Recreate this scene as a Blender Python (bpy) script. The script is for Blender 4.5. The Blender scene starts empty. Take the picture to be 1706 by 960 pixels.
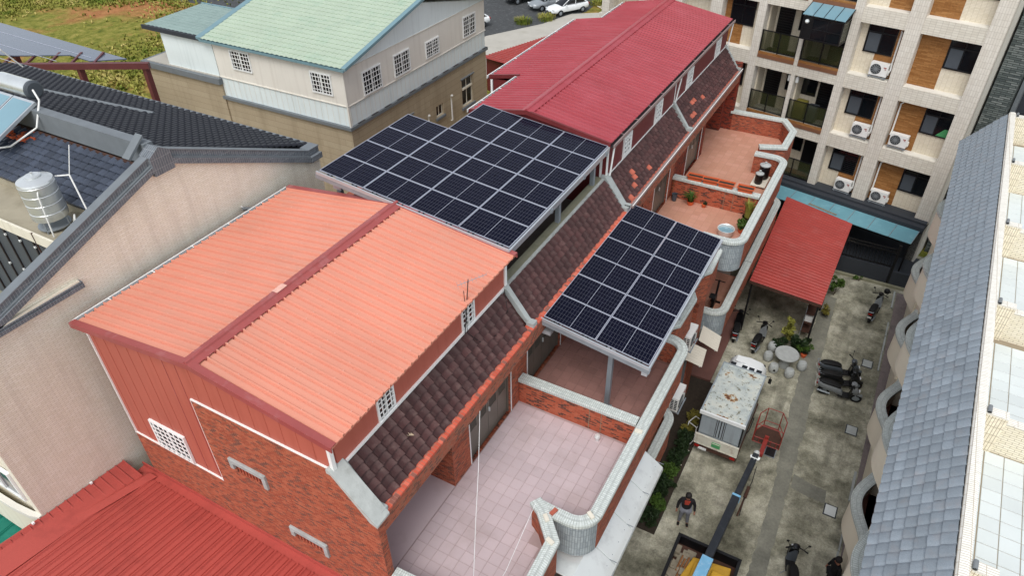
import bpy, math, random
from math import sin, cos, pi, radians, sqrt
from mathutils import Vector, Matrix
random.seed(7)
S = bpy.context.scene
COL = S.collection
V = Vector
# ---------------------------------------------------------------- camera
cd = bpy.data.cameras.new('camera'); cam = bpy.data.objects.new('camera', cd); COL.objects.link(cam)
cd.sensor_width = 36.0; cd.lens = 24.92; cd.clip_end = 3000; cd.clip_start = 0.1
yaw, pitch, roll = radians(29.57), radians(37.775), radians(-0.82)
fw = V((-sin(yaw)*cos(pitch), cos(yaw)*cos(pitch), -sin(pitch)))
rt = V((cos(yaw), sin(yaw), 0)); up = rt.cross(fw)
rt2 = rt*cos(roll)+up*sin(roll); up2 = up*cos(roll)-rt*sin(roll)
mw = Matrix((rt2, up2, -fw)).transposed().to_4x4(); mw.translation = V((0, 0, 21.5))
cam.matrix_world = mw
S.camera = cam
# ---------------------------------------------------------------- sky, sun, exposure
w = bpy.data.worlds.new('World'); S.world = w; w.use_nodes = True
nt = w.node_tree; bg = nt.nodes['Background']
sk = nt.nodes.new('ShaderNodeTexSky'); sk.sky_type = 'NISHITA'; sk.sun_disc = False
SUN_EL, SUN_AZ = radians(58), radians(168)      # azimuth from +Y clockwise
sk.sun_elevation = SUN_EL; sk.sun_rotation = SUN_AZ
sk.dust_density = 1.5; sk.air_density = 1.0
hs = nt.nodes.new('ShaderNodeHueSaturation'); hs.inputs['Saturation'].default_value = 0.30
nt.links.new(sk.outputs[0], hs.inputs['Color']); nt.links.new(hs.outputs[0], bg.inputs[0])
bg.inputs[1].default_value = 0.15
sl = bpy.data.lights.new('sun', 'SUN'); so = bpy.data.objects.new('sun', sl); COL.objects.link(so)
sl.energy = 1.1; sl.angle = radians(30); sl.color = (1.0, 0.97, 0.93)
sd = V((sin(SUN_AZ)*cos(SUN_EL), cos(SUN_AZ)*cos(SUN_EL), sin(SUN_EL)))
so.rotation_euler = sd.to_track_quat('Z', 'Y').to_euler(); so.location = (0, 0, 60)
S.view_settings.view_transform = 'Standard'; S.view_settings.look = 'None'
S.view_settings.gamma = 1; S.view_settings.exposure = 0.62
# ---------------------------------------------------------------- materials
def lin(c):
    if isinstance(c, (tuple, list)) and max(c) > 1.01:
        return tuple(((x/255)/12.92 if x/255 <= .04045 else ((x/255+.055)/1.055)**2.4) for x in c)
    return tuple(c)
def c4(c): return lin(c)+(1.0,)
MATS = {}
class NB:
    """small node builder"""
    def __init__(s, name):
        s.m = bpy.data.materials.new(name); s.m.use_nodes = True; s.t = s.m.node_tree
        s.b = s.t.nodes['Principled BSDF']
    def n(s, ty, **kw):
        x = s.t.nodes.new('ShaderNode'+ty)
        for k, v in kw.items(): setattr(x, k, v)
        return x
    def l(s, a, b): s.t.links.new(a, b)
    def coord(s, kind='Object', scale=(1, 1, 1), rot=(0, 0, 0)):
        mp = s.n('Mapping')
        if kind == 'Object': t = s.n('NewGeometry'); s.l(t.outputs['Position'], mp.inputs[0])
        else: t = s.n('TexCoord'); s.l(t.outputs[kind], mp.inputs[0])
        mp.inputs['Scale'].default_value = scale; mp.inputs['Rotation'].default_value = rot
        return mp.outputs[0]
    def noise(s, co, scale, detail=4, rough=.55):
        x = s.n('TexNoise'); s.l(co, x.inputs['Vector']); x.inputs['Scale'].default_value = scale
        x.inputs['Detail'].default_value = detail; x.inputs['Roughness'].default_value = rough
        return x.outputs['Fac']
    def ramp(s, fac, stops, interp='LINEAR'):
        r = s.n('ValToRGB'); s.l(fac, r.inputs[0]); e = r.color_ramp.elements; r.color_ramp.interpolation = interp
        while len(e) < len(stops): e.new(.5)
        for i, (p, c) in enumerate(stops):
            e[i].position = p; e[i].color = c4(c) if isinstance(c, (tuple, list)) else (c, c, c, 1)
        return r.outputs[0]
    def mix(s, f, a, b, mode='MIX'):
        x = s.n('MixRGB', blend_type=mode)
        for i, q in enumerate((f, a, b)):
            if hasattr(q, 'node'): s.l(q, x.inputs[i])
            else: x.inputs[i].default_value = q if i == 0 else (c4(q) if isinstance(q, (tuple, list)) else (q, q, q, 1))
        return x.outputs[0]
    def bump(s, h, st=.3, dist=.02):
        x = s.n('Bump'); s.l(h, x.inputs['Height']); x.inputs['Strength'].default_value = st; x.inputs['Distance'].default_value = dist
        s.l(x.outputs[0], s.b.inputs['Normal'])
    def out(s, col, rough=.6, metal=0, spec=.4):
        if hasattr(col, 'node'): s.l(col, s.b.inputs['Base Color'])
        else: s.b.inputs['Base Color'].default_value = c4(col)
        s.b.inputs['Metallic'].default_value = metal
        s.b.inputs['Specular IOR Level'].default_value = spec
        if hasattr(rough, 'node'): s.l(rough, s.b.inputs['Roughness'])
        else: s.b.inputs['Roughness'].default_value = rough
        MATS[s.m.name] = s.m
        return s.m
def sh(c, k): c = lin(c); return tuple(min(1, x*k) for x in c)
def mat(name, col, rough=.6, var=.18, scale=1.5, bump=0, bscale=30, metal=0, dirt=None, streak=None, rnd=0, spec=.35, fine=.0, run=None):
    """plain surface: colour with cloudy variation, optional dirt patches, run-down streaks, per-object random value"""
    if name in MATS: return MATS[name]
    b = NB(name); co = b.coord()
    f = b.noise(co, scale, 5)
    c = b.ramp(f, [(.25, sh(col, 1-var)), (.75, sh(col, 1+var*.6))])
    if fine:
        g = b.noise(co, 45, 3); c = b.mix(min(1, fine*3), c, b.ramp(g, [(.3, .72), (.7, 1.22)]), 'MULTIPLY')
    if dirt:
        dc, amt, ds = dirt
        d = b.ramp(b.noise(co, ds, 7, .65), [(.52, 0.), (.72, 1.)])
        c = b.mix(b.mix(1, d, amt, 'MULTIPLY'), c, dc)
    if streak:
        dc, amt = streak
        co2 = b.coord('Object', (2.2, 2.2, .12))
        d = b.ramp(b.noise(co2, 2.4, 5, .6), [(.5, 0.), (.78, 1.)])
        c = b.mix(b.mix(1, d, amt, 'MULTIPLY'), c, dc)
    if run:
        dc, amt, sc = run
        d = b.ramp(b.noise(b.coord('Object', sc), 1.3, 6, .65), [(.46, 0.), (.72, 1.)])
        c = b.mix(b.mix(1, d, amt, 'MULTIPLY'), c, dc)
    if rnd:
        oi = b.n('ObjectInfo'); v = b.ramp(oi.outputs['Random'], [(0, 1-rnd), (1, 1+rnd)])
        hv = b.n('HueSaturation'); b.l(v, hv.inputs['Value']); b.l(c, hv.inputs['Color']); c = hv.outputs[0]
    if bump: b.bump(b.noise(co, bscale, 4), bump)
    return b.out(c, rough, metal, spec)
def brick(name, cols, mortar, bw, bh, ms=.006, offset=.5, dark=None, rough=.75, bumpst=.5, cluster=0, streak=None, rot=0, spec=.25, grain=.8):
    """laid units on UV metres. cols: list of (pos,colour) for the random value of each unit"""
    if name in MATS: return MATS[name]
    b = NB(name); co = b.coord('UV', (1, 1, 1), (0, 0, rot))
    x = b.n('TexBrick'); b.l(co, x.inputs['Vector']); x.offset = offset; x.squash = 1
    x.inputs['Color1'].default_value = (0, 0, 0, 1); x.inputs['Color2'].default_value = (1, 1, 1, 1); x.inputs['Mortar'].default_value = (.5, .5, .5, 1)
    x.inputs['Scale'].default_value = 1; x.inputs['Mortar Size'].default_value = ms; x.inputs['Mortar Smooth'].default_value = .1
    x.inputs['Bias'].default_value = 0; x.inputs['Brick Width'].default_value = bw; x.inputs['Row Height'].default_value = bh
    v = x.outputs['Color']
    if cluster:
        n = b.noise(b.coord('UV', (1, 1, 1)), 1.6, 2); v = b.mix(cluster, v, b.ramp(n, [(.35, 0.), (.65, 1.)]), 'OVERLAY')
    c = b.ramp(v, cols, 'CONSTANT' if dark else 'LINEAR')
    g = b.noise(b.coord(), 14, 4); c = b.mix(grain, c, b.ramp(g, [(.3, .8), (.7, 1.16)]), 'MULTIPLY')
    c = b.mix(x.outputs['Fac'], c, mortar)
    if streak:
        dc, amt = streak
        d = b.ramp(b.noise(b.coord('Object', (1.6, 1.6, .15)), 1.6, 5, .6), [(.48, 0.), (.8, 1.)])
        c = b.mix(b.mix(1, d, amt, 'MULTIPLY'), c, dc)
    if bumpst:
        inv = b.n('Invert'); b.l(x.outputs['Fac'], inv.inputs['Color']); b.bump(inv.outputs[0], bumpst, .008)
    return b.out(c, rough, 0, spec)

mat('roof_orange', (216, 145, 122), .55, .10, .35, dirt=((196, 150, 130), .35, .8), streak=None, fine=.06, run=((186, 116, 96), .16, (.35, 3.0, 1)))
mat('flashing_red', (156, 78, 75), .45, .12, 1.2, dirt=((190, 150, 150), .3, 2.0))
mat('wall_orange', (176, 96, 80), .55, .10, .5, streak=((140, 62, 48), .35))
mat('roof_red', (158, 60, 68), .45, .10, .6, dirt=((195, 110, 122), .15, .9), fine=.08, run=((186, 104, 112), .22, (.3, 2.4, 1)))
mat('roof_brickred', (178, 80, 71), .5, .10, .6, dirt=((120, 50, 45), .35, 1.4), fine=.1, run=((140, 60, 54), .22, (3.0, .35, 1)))
mat('roof_carport', (160, 60, 53), .55, .12, .8, dirt=((150, 110, 105), .2, 1.6), fine=.1, run=((130, 56, 50), .3, (.5, 3.0, 1)))
mat('roof_old_red', (160, 62, 56), .6, .2, .8, dirt=((120, 80, 75), .5, 1.5))
mat('wall_darkred', (108, 42, 43), .5, .12, .8, streak=((70, 22, 24), .4))
mat('white_trim', (236, 238, 236), .45, .06, 2)
mat('gutter_dark', (52, 46, 46), .5, .2, 3)
mat('glass_dark', (18, 22, 26), .08, .1, 1, spec=.5)
mat('tile_purple', (70, 42, 40), .55, .16, 3, bump=.15, bscale=30, rnd=.28, dirt=((120, 98, 92), .35, 5), fine=.15)
mat('tile_orange', (172, 92, 72), .6, .1, 3, rnd=.12)
mat('tile_mend', (188, 168, 142), .8, .2, 6)
mat('mortar', (178, 182, 178), .85, .16, 4, bump=.3, bscale=25, dirt=((130, 130, 122), .5, 3))
mat('concrete_cap', (165, 170, 168), .85, .16, 3, bump=.3, dirt=((120, 122, 112), .5, 2.5))
mat('concrete_moss', (142, 140, 118), .9, .2, 2, bump=.3, dirt=((95, 95, 70), .6, 2))
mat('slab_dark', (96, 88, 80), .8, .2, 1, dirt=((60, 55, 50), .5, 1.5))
mat('soffit', (150, 140, 130), .8, .12, 2)
mat('door_metal', (120, 116, 106), .4, .12, 2, metal=.4)
mat('door_mesh', (70, 70, 66), .6, .2, 60)
mat('alu', (196, 202, 206), .35, .06, 3, metal=.55)
mat('steel_grey', (150, 158, 164), .45, .12, 3, metal=.4)
mat('steel_shine', (230, 235, 233), .3, .06, 1.2, metal=.35, dirt=((150, 150, 150), .25, 3))
mat('black_rubber', (22, 22, 23), .7, .2, 5)
mat('black_gloss', (16, 17, 19), .3, .15, 3, spec=.5)
mat('white_plastic', (228, 228, 224), .45, .06, 3, dirt=((180, 178, 168), .3, 3))
mat('grey_plastic', (120, 124, 126), .5, .1, 4)
mat('silver_paint', (150, 156, 160), .35, .08, 3, metal=.3)
mat('white_paint', (226, 230, 230), .3, .04, 2)
mat('red_paint', (138, 48, 40), .45, .15, 4, dirt=((110, 40, 30), .4, 6))
mat('yellow_paint', (196, 152, 48), .5, .12, 2, dirt=((140, 110, 50), .4, 3))
mat('blue_paint', (120, 178, 214), .45, .1, 3, dirt=((200, 215, 225), .4, 8))
mat('boom_black', (40, 44, 50), .45, .2, 2, dirt=((80, 84, 88), .3, 4))
mat('rust_dark', (74, 50, 40), .8, .3, 5)
mat('wood', (128, 86, 52), .8, .25, 6)
mat('terracotta', (206, 98, 58), .7, .15, 4)
mat('soil', (58, 50, 42), .95, .3, 8)
mat('stone_grey', (168, 172, 170), .8, .14, 5, bump=.3, dirt=((120, 124, 122), .4, 6))
mat('leaf_dark', (36, 54, 26), .6, .3, 2, rnd=.1)
mat('leaf_mid', (70, 96, 36), .6, .3, 2)
mat('leaf_yellow', (140, 140, 62), .6, .3, 2)
mat('leaf_warm', (128, 120, 52), .7, .35, 1.2)
mat('bark', (78, 66, 54), .9, .2, 4)
mat('skin', (150, 104, 84), .6, .05, 5)
mat('cloth_dark', (30, 28, 32), .85, .2, 6)
mat('cloth_red', (150, 54, 40), .85, .2, 6)
mat('cloth_grey', (112, 114, 122), .85, .3, 9)
mat('cloth_black', (18, 18, 20), .85, .2, 6)
mat('hair', (34, 30, 30), .7, .2, 20)
mat('maroon_steel', (96, 50, 52), .5, .15, 2)
mat('recess_dark', (60, 36, 26), .6)
mat('teal_sheet', (16, 110, 92), .5, .15, 1, dirt=((60, 140, 125), .3, 4))
mat('blue_sheet', (104, 152, 164), .4, .06, 1, dirt=((150, 196, 204), .3, 2))
mat('black_wall', (52, 56, 62), .7, .12, 1.5)
mat('black_metal', (20, 20, 22), .45, .2, 4)
mat('glass_smoke', (60, 64, 40), .1, .15, 1, spec=.5); MATS['glass_smoke'].node_tree.nodes['Principled BSDF'].inputs['Alpha'].default_value = .5
mat('glass_blueish', (118, 152, 164), .15, .08, 1, spec=.5)
mat('cream_render', (222, 216, 198), .8, .06, .8, streak=((168, 160, 140), .4))
mat('cream_plain', (218, 214, 204), .8, .06, .8)  # plain even cream for trims, ledges and the side wall
mat('white_board', (222, 232, 232), .6, .05, .8, streak=((170, 182, 182), .35))
mat('cream_board', (224, 220, 210), .7, .05, .8, streak=((180, 170, 158), .35))
mat('bluegrey_trim', (112, 142, 150), .5, .1, 2)
mat('roof_green', (172, 186, 166), .55, .08, .8, dirt=((140, 170, 150), .4, 1.2))
mat('roof_greygreen', (138, 158, 152), .55, .1, 1.2, dirt=((100, 122, 120), .5, 2.5))
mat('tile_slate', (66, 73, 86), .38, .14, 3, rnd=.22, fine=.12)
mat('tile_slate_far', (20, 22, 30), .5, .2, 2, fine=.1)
mat('slate_cap', (112, 118, 122), .7, .12, 3)
mat('roof_concrete', (160, 152, 132), .9, .2, 1, bump=.2, dirt=((120, 112, 92), .5, 1.5))
mat('panel_grey', (74, 80, 86), .5, .12, 2)
mat('tile_bluegrey', (138, 148, 156), .6, .12, 2.5, rnd=.13, fine=.15, dirt=((150, 140, 136), .3, 3))
mat('floor_white', (208, 215, 214), .6, .05, 1, rnd=.05)
mat('grout_tan', (150, 138, 118), .9, .1, 4)
mat('solar_frame', (176, 180, 192), .35, .04, 2, metal=.3)
mat('solar_far', (78, 88, 104), .2, .08, .8, spec=.5)
mat('tile_pink', (197, 180, 182), .45, .07, .6, rnd=.05, dirt=((164, 146, 142), .5, .7))
mat('grout_pink', (168, 148, 146), .85, .12, 3)
mat('tile_brown', (150, 112, 104), .5, .1, .8, rnd=.08, dirt=((110, 84, 78), .4, 1.2))
mat('grout_brown', (132, 100, 92), .85, .15, 3)
mat('louvre', (218, 212, 196), .6, .06, 3)
mat('gravel', (70, 72, 73), .95, .2, 1.2, bump=.8, bscale=40, dirt=((120, 122, 122), .5, 3), fine=.5)
mat('path_concrete', (176, 172, 162), .9, .1, .6, bump=.2, dirt=((150, 146, 132), .5, .9))
mat('paver', (128, 118, 116), .9, .15, 3, bump=.5, bscale=30, fine=.45, dirt=((70, 66, 62), .45, 1.1))
mat('step_tile', (120, 84, 76), .7, .12, 3)
mat('plate_white', (225, 228, 228), .5, .1, 20)
mat('plate_green', (74, 150, 96), .5, .1, 20)
mat('tyre', (26, 26, 27), .85, .2, 6)
mat('lamp_orange', (210, 90, 30), .3, .1, 5)
mat('lamp_clear', (210, 214, 216), .2, .05, 5)
mat('lamp_red', (150, 20, 16), .3, .1, 5)
mat('fabric_tarp', (128, 120, 104), .8, .3, 5)
mat('brown_beam', (124, 84, 60), .7, .15, 3)
mat('ac_grille', (58, 60, 62), .6, .1, 6)

BR = [(0., (168, 88, 64)), (.25, (154, 76, 54)), (.45, (176, 98, 72)), (.62, (146, 70, 52)), (.78, (124, 76, 62)), (.91, (100, 66, 58))]
brick('brick_wall', BR, (170, 116, 92), .13, .05, .004, dark=1, streak=((160, 100, 78), .2))
BR2 = [(0., (178, 88, 62)), (.3, (164, 78, 54)), (.5, (184, 98, 72)), (.74, (92, 62, 54)), (.9, (70, 50, 46))]
brick('brick_divider', BR2, (160, 104, 82), .17, .045, .004, dark=1, cluster=.12)
BR3 = [(0., (170, 92, 70)), (.3, (158, 84, 62)), (.6, (150, 96, 76)), (.8, (112, 72, 62))]
brick('brick_fascia', BR3, (150, 116, 96), .13, .05, .004, dark=1, cluster=.3)
brick('brick_far', [(0., (140, 58, 40)), (.4, (126, 48, 34)), (.75, (84, 42, 36)), (.9, (70, 40, 36))], (120, 78, 64), .15, .05, .004, dark=1, cluster=.4)
brick('brick_strip', [(0., (206, 96, 72)), (.45, (192, 86, 64)), (.7, (214, 110, 86)), (.86, (134, 80, 70))], (166, 118, 100), .075, .3, .006, 0, dark=1)
brick('rib_cap', [(0., (194, 201, 197)), (1., (208, 214, 209))], (164, 170, 162), .055, .12, .006, 0, rough=.5, bumpst=.4, spec=.4)
brick('rib_side', [(0., (146, 156, 162)), (1., (170, 180, 184))], (122, 130, 132), .055, .24, .006, 0, rough=.45, bumpst=.6, spec=.4)
brick('beige_tile', [(0., (228, 224, 206)), (.5, (232, 228, 212)), (1., (236, 233, 219))], (202, 194, 174), .17, .052, .005, streak=((166, 154, 138), .35), bumpst=.25, grain=.25)
brick('tan_tile', [(0., (168, 154, 130)), (.5, (172, 158, 134)), (1., (176, 163, 139))], (144, 131, 108), 3.0, .33, .009, streak=((120, 108, 86), .45), bumpst=.25, grain=.25)
brick('slate_rib', [(0., (94, 100, 106)), (1., (108, 114, 120))], (142, 146, 148), .065, .26, .005, 0, bumpst=.3)
brick('apt_tile', [(0., (208, 202, 190)), (1., (218, 213, 202))], (178, 170, 158), .1, .25, .006, 0, bumpst=.15, rough=.5, streak=((186, 178, 164), .3), grain=.25)
brick('apt_tile_low', [(0., (206, 200, 186)), (1., (216, 211, 198))], (176, 168, 154), .24, .1, .006, 0, bumpst=.15, rough=.5, grain=.25)
brick('apt_recess', [(0., (214, 204, 182)), (1., (222, 213, 194))], (186, 174, 152), .2, .055, .006, 0, bumpst=.2, grain=.25)
brick('apt_wood', [(0., (150, 104, 58)), (.4, (136, 90, 46)), (.7, (164, 118, 70)), (1., (144, 98, 54))], (112, 76, 44), .5, .05, .003, bumpst=.1, rough=.6)
brick('stone_clad', [(0., (70, 78, 78)), (.5, (96, 104, 102)), (1., (122, 128, 126))], (44, 48, 48), .45, .09, .012, bumpst=.9)
brick('white_cap_tile', [(0., (228, 226, 216)), (1., (240, 238, 230))], (184, 172, 152), .28, .055, .006, 0, bumpst=.25, rough=.4, grain=.25)
brick('cream_wall_tile', [(0., (228, 220, 196)), (1., (236, 228, 208))], (166, 152, 128), .22, .06, .006, bumpst=.3, rough=.5, grain=.25)
brick('cream_rib_tile', [(0., (226, 216, 192)), (1., (236, 226, 204))], (160, 146, 120), .06, .24, .006, 0, bumpst=.3, rough=.5)
brick('terra_floor', [(0., (188, 138, 116)), (.5, (194, 144, 122)), (1., (200, 150, 130))], (176, 130, 110), .3, .3, .006, 0, bumpst=.1, rough=.5, streak=((190, 160, 130), .2), grain=.25)
brick('green_tile_sheet', [(0., (176, 200, 160)), (1., (190, 210, 172))], (140, 168, 140), .3, .34, .006, 0)

def solar_mat(name, base, line):
    b = NB(name); t = b.n('TexCoord'); x = b.n('TexBrick'); b.l(t.outputs['UV'], x.inputs['Vector'])
    x.offset = 0; x.inputs['Color1'].default_value = c4(base); x.inputs['Color2'].default_value = c4(sh(base, 1.25)); x.inputs['Mortar'].default_value = c4(line)
    x.inputs['Scale'].default_value = 1; x.inputs['Mortar Size'].default_value = .0034; x.inputs['Mortar Smooth'].default_value = 0
    x.inputs['Brick Width'].default_value = .0833; x.inputs['Row Height'].default_value = .1744
    d = b.ramp(b.noise(b.coord(), 1.4, 6, .7), [(.5, 0.), (.8, 1.)])
    c = b.mix(b.mix(1, d, .02, 'MULTIPLY'), x.outputs['Color'], (110, 118, 130))
    b.out(c, .12, 0, .06)
solar_mat('solar_cell', (12, 13, 28), (80, 82, 94))

def ground_mats():
    b = NB('field'); co = b.coord()
    a = b.noise(co, .09, 6, .6); f = b.noise(co, 1.1, 6, .7); g = b.noise(co, .04, 4)
    c = b.ramp(f, [(.3, (70, 84, 30)), (.5, (122, 122, 54)), (.7, (156, 144, 80))])
    c = b.mix(b.ramp(a, [(.50, 0.), (.60, 1.)]), c, b.ramp(f, [(.3, (140, 92, 58)), (.7, (178, 128, 84))]))
    b.bump(b.noise(co, 3, 6, .7), .8, .2); b.out(c, .95, 0, .1)
    b = NB('alley_concrete'); co = b.coord()
    a = b.noise(co, .55, 9, .68); f = b.noise(co, 16, 8, .8); g = b.noise(b.coord('Object', (1.2, .25, 1)), 1.2, 6, .6)
    c = b.ramp(a, [(.3, (86, 85, 72)), (.45, (146, 144, 126)), (.56, (184, 181, 162)), (.75, (212, 208, 190))])
    c = b.mix(.9, c, b.ramp(f, [(.3, .5), (.7, 1.3)]), 'MULTIPLY')
    c = b.mix(b.mix(1, b.ramp(g, [(.5, 0.), (.7, 1.)]), .6, 'MULTIPLY'), c, (88, 87, 76))
    h = b.noise(co, 2.3, 10, .72); c = b.mix(.85, c, b.ramp(h, [(.34, .5), (.5, .95), (.66, 1.2)]), 'MULTIPLY')
    k = b.noise(b.coord('Object', (.9, .3, 1)), .9, 6, .6); c = b.mix(.5, c, b.ramp(k, [(.36, .6), (.56, 1.05)]), 'MULTIPLY')
    b.bump(f, .35, .02); b.out(c, .9, 0, .2)
    b = NB('alley_patch'); co = b.coord()
    a = b.noise(co, .8, 8, .65); f = b.noise(co, 11, 5, .7)
    c = b.ramp(a, [(.3, (104, 104, 96)), (.7, (146, 145, 132))]); c = b.mix(.8, c, b.ramp(f, [(.3, .78), (.7, 1.18)]), 'MULTIPLY')
    b.bump(f, .25, .02); b.out(c, .85, 0, .25)
    b = NB('truck_roof'); co = b.coord()
    a = b.noise(co, 2.2, 8, .7); f = b.noise(co, 14, 6, .7); g = b.noise(co, 1.1, 9, .68); k = b.noise(b.coord('Object', (1, 1, 1), (0, 0, .6)), 5.5, 6, .75)
    c = b.ramp(a, [(.3, (158, 170, 172)), (.5, (196, 203, 198)), (.7, (212, 210, 194))])
    c = b.mix(b.ramp(k, [(.56, 0.), (.61, 1.)]), c, (112, 108, 84))
    c = b.mix(b.ramp(g, [(.545, 0.), (.553, 1.)]), c, (104, 66, 50))
    c = b.mix(b.ramp(g, [(.53, 0.), (.535, 1.), (.545, 1.), (.553, 0.)]), c, (168, 128, 70))
    b.bump(f, .3, .01); b.out(c, .7, .1, .3)
ground_mats()
mat('truck_box', (150, 160, 166), .5, .12, 2, streak=((96, 92, 88), .5))
mat('truck_gate', (206, 204, 190), .6, .12, 3, dirt=((130, 84, 48), .6, 4))
mat('roof_patch', (222, 172, 156), .7, .2, 8)
mat('tank_steel', (210, 214, 214), .3, .1, 2.5, metal=.6, dirt=((120, 116, 104), .25, 3))
mat('cream_wave', (240, 232, 210), .8, .05, .8)
mat('gutter_grey', (150, 132, 128), .5, .1, 2)
# ---------------------------------------------------------------- mesh helpers
class MB:
    def __init__(s): s.v = []; s.f = []; s.uv = {}; s.sm = False
    def add(s, vs, fs, uvs=None):
        o = len(s.v); s.v += [tuple(p) for p in vs]
        for i, f in enumerate(fs):
            if uvs: s.uv[len(s.f)] = uvs[i]
            s.f.append(tuple(o+j for j in f))
        return s
    def ob(s, o, a, b, c):
        o, a, b, c = V(o), V(a), V(b), V(c)
        p = [o, o+a, o+a+b, o+b, o+c, o+a+c, o+a+b+c, o+b+c]
        fs = [(0, 3, 2, 1), (4, 5, 6, 7), (0, 1, 5, 4), (1, 2, 6, 5), (2, 3, 7, 6), (3, 0, 4, 7)]
        if a.cross(b).dot(c) < 0: fs = [f[::-1] for f in fs]
        return s.add(p, fs)
    def box(s, x0, x1, y0, y1, z0, z1):
        return s.ob((x0, y0, z0), (x1-x0, 0, 0), (0, y1-y0, 0), (0, 0, z1-z0))
    def cbox(s, c, sx, sy, sz): return s.box(c[0]-sx/2, c[0]+sx/2, c[1]-sy/2, c[1]+sy/2, c[2]-sz/2, c[2]+sz/2)
    def poly(s, pts): return s.add(pts, [tuple(range(len(pts)))])
    def prism(s, pts, d):
        n = len(pts); d = V(d); q = [V(p) for p in pts]; q2 = [p+d for p in q]
        nr = V((0, 0, 0))
        for i in range(n): nr += q[i].cross(q[(i+1) % n])
        fs = [tuple(range(n))[::-1], tuple(range(n, 2*n))]+[(i, (i+1) % n, n+(i+1) % n, n+i) for i in range(n)]
        if nr.dot(d) < 0: fs = [f[::-1] for f in fs]
        return s.add(q+q2, fs)
    def tube(s, a, b, r, n=8, r1=None, cap=True):
        a, b = V(a), V(b); r1 = r if r1 is None else r1
        d = (b-a).normalized(); u = d.orthogonal().normalized(); w_ = d.cross(u)
        vs = []
        for k in range(n):
            t = 2*pi*k/n; e = u*cos(t)+w_*sin(t); vs += [a+e*r, b+e*r1]
        fs = [(2*k, (2*k+2) % (2*n), (2*k+3) % (2*n), 2*k+1) for k in range(n)]
        if cap: fs += [tuple(2*k for k in range(n))[::-1], tuple(2*k+1 for k in range(n))]
        return s.add(vs, fs)
    def path(s, pts, r, n=6):
        for a, b in zip(pts, pts[1:]): s.tube(a, b, r, n)
        return s
    def lathe(s, c, prof, n=16, ax='z', cap=True):
        c = V(c); vs = []
        for r, h in prof:
            for k in range(n):
                t = 2*pi*k/n
                if ax == 'z': p = V((r*cos(t), r*sin(t), h))
                elif ax == 'x': p = V((h, r*cos(t), r*sin(t)))
                else: p = V((r*sin(t), h, r*cos(t)))
                vs.append(c+p)
        fs = []
        for i in range(len(prof)-1):
            for k in range(n):
                a, b = i*n+k, i*n+(k+1) % n; fs.append((a, b, b+n, a+n))
        if cap: fs += [tuple(range(n))[::-1], tuple(range((len(prof)-1)*n, len(prof)*n))]
        return s.add(vs, fs)
    def sweep(s, pts, prof, closed=True, end=True):
        """sweep profile [(offset,z)] along a plan polyline; UV = (arc length, profile length)"""
        P = [V((p[0], p[1], 0)) for p in pts]; n = len(P); m = len(prof); nor = []
        for i in range(n):
            d0 = (P[i]-P[i-1]).normalized() if i > 0 else None
            d1 = (P[i+1]-P[i]).normalized() if i < n-1 else None
            d0 = d0 or d1; d1 = d1 or d0
            t = (d0+d1).normalized(); nn = V((t.y, -t.x, 0)); nor.append(nn/max(.35, t.dot(d0)))
        L = [0]
        for i in range(1, n): L.append(L[-1]+(P[i]-P[i-1]).length)
        K = [0]
        for j in range(1, m+1): K.append(K[-1]+sqrt((prof[j % m][0]-prof[j-1][0])**2+(prof[j % m][1]-prof[j-1][1])**2))
        vs = [P[i]+nor[i]*prof[j][0]+V((0, 0, prof[j][1])) for i in range(n) for j in range(m)]
        fs = []; us = []
        for i in range(n-1):
            for j in range(m if closed else m-1):
                j2 = (j+1) % m
                fs.append((i*m+j, i*m+j2, (i+1)*m+j2, (i+1)*m+j)); us.append([(L[i], K[j]), (L[i], K[j+1]), (L[i+1], K[j+1]), (L[i+1], K[j])])
        if end and closed:
            fs += [tuple(range(m))[::-1], tuple(range((n-1)*m, n*m))]
            us += [[(prof[j][0], prof[j][1]) for j in range(m)][::-1], [(prof[j][0], prof[j][1]) for j in range(m)]]
        return s.add(vs, fs, us)
    def mesh(s, name, m):
        me = bpy.data.meshes.new(name); me.from_pydata(s.v, [], s.f); me.update()
        ul = me.uv_layers.new(name='UVMap').data
        for p in me.polygons:
            n = p.normal; cu = s.uv.get(p.index)
            if cu:
                for li, q in zip(p.loop_indices, cu): ul[li].uv = q
                continue
            if abs(n.z) > .92: a, b = V((1, 0, 0)), V((0, 1, 0))
            else:
                a = V((-n.y, n.x, 0)).normalized(); b = n.cross(a)
            for li, vi in zip(p.loop_indices, p.vertices):
                co = me.vertices[vi].co; ul[li].uv = (co.dot(a), co.dot(b))
        me.materials.append(MATS[m] if isinstance(m, str) else m)
        if s.sm:
            me.polygons.foreach_set('use_smooth', [True]*len(me.polygons))
            me.set_sharp_from_angle(angle=radians(42))
        return me
    def o(s, name, m, parent=None, bevel=0, solid=0):
        me = s.mesh(name, m); ob = bpy.data.objects.new(name, me); COL.objects.link(ob)
        if parent: attach(ob, parent)
        if bevel:
            b = ob.modifiers.new('bevel', 'BEVEL'); b.width = bevel; b.segments = 2; b.limit_method = 'ANGLE'; b.angle_limit = radians(50)
        if solid:
            b = ob.modifiers.new('solid', 'SOLIDIFY'); b.thickness = solid; b.offset = -1
        return ob
BASE = {}
def attach(ob, parent):
    ob.parent = parent
    if parent.name in BASE:
        p = parent
        while p.parent: p = p.parent
        if p == parent: ob.matrix_parent_inverse = Matrix.Translation(-V(BASE[p.name]))
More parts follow.
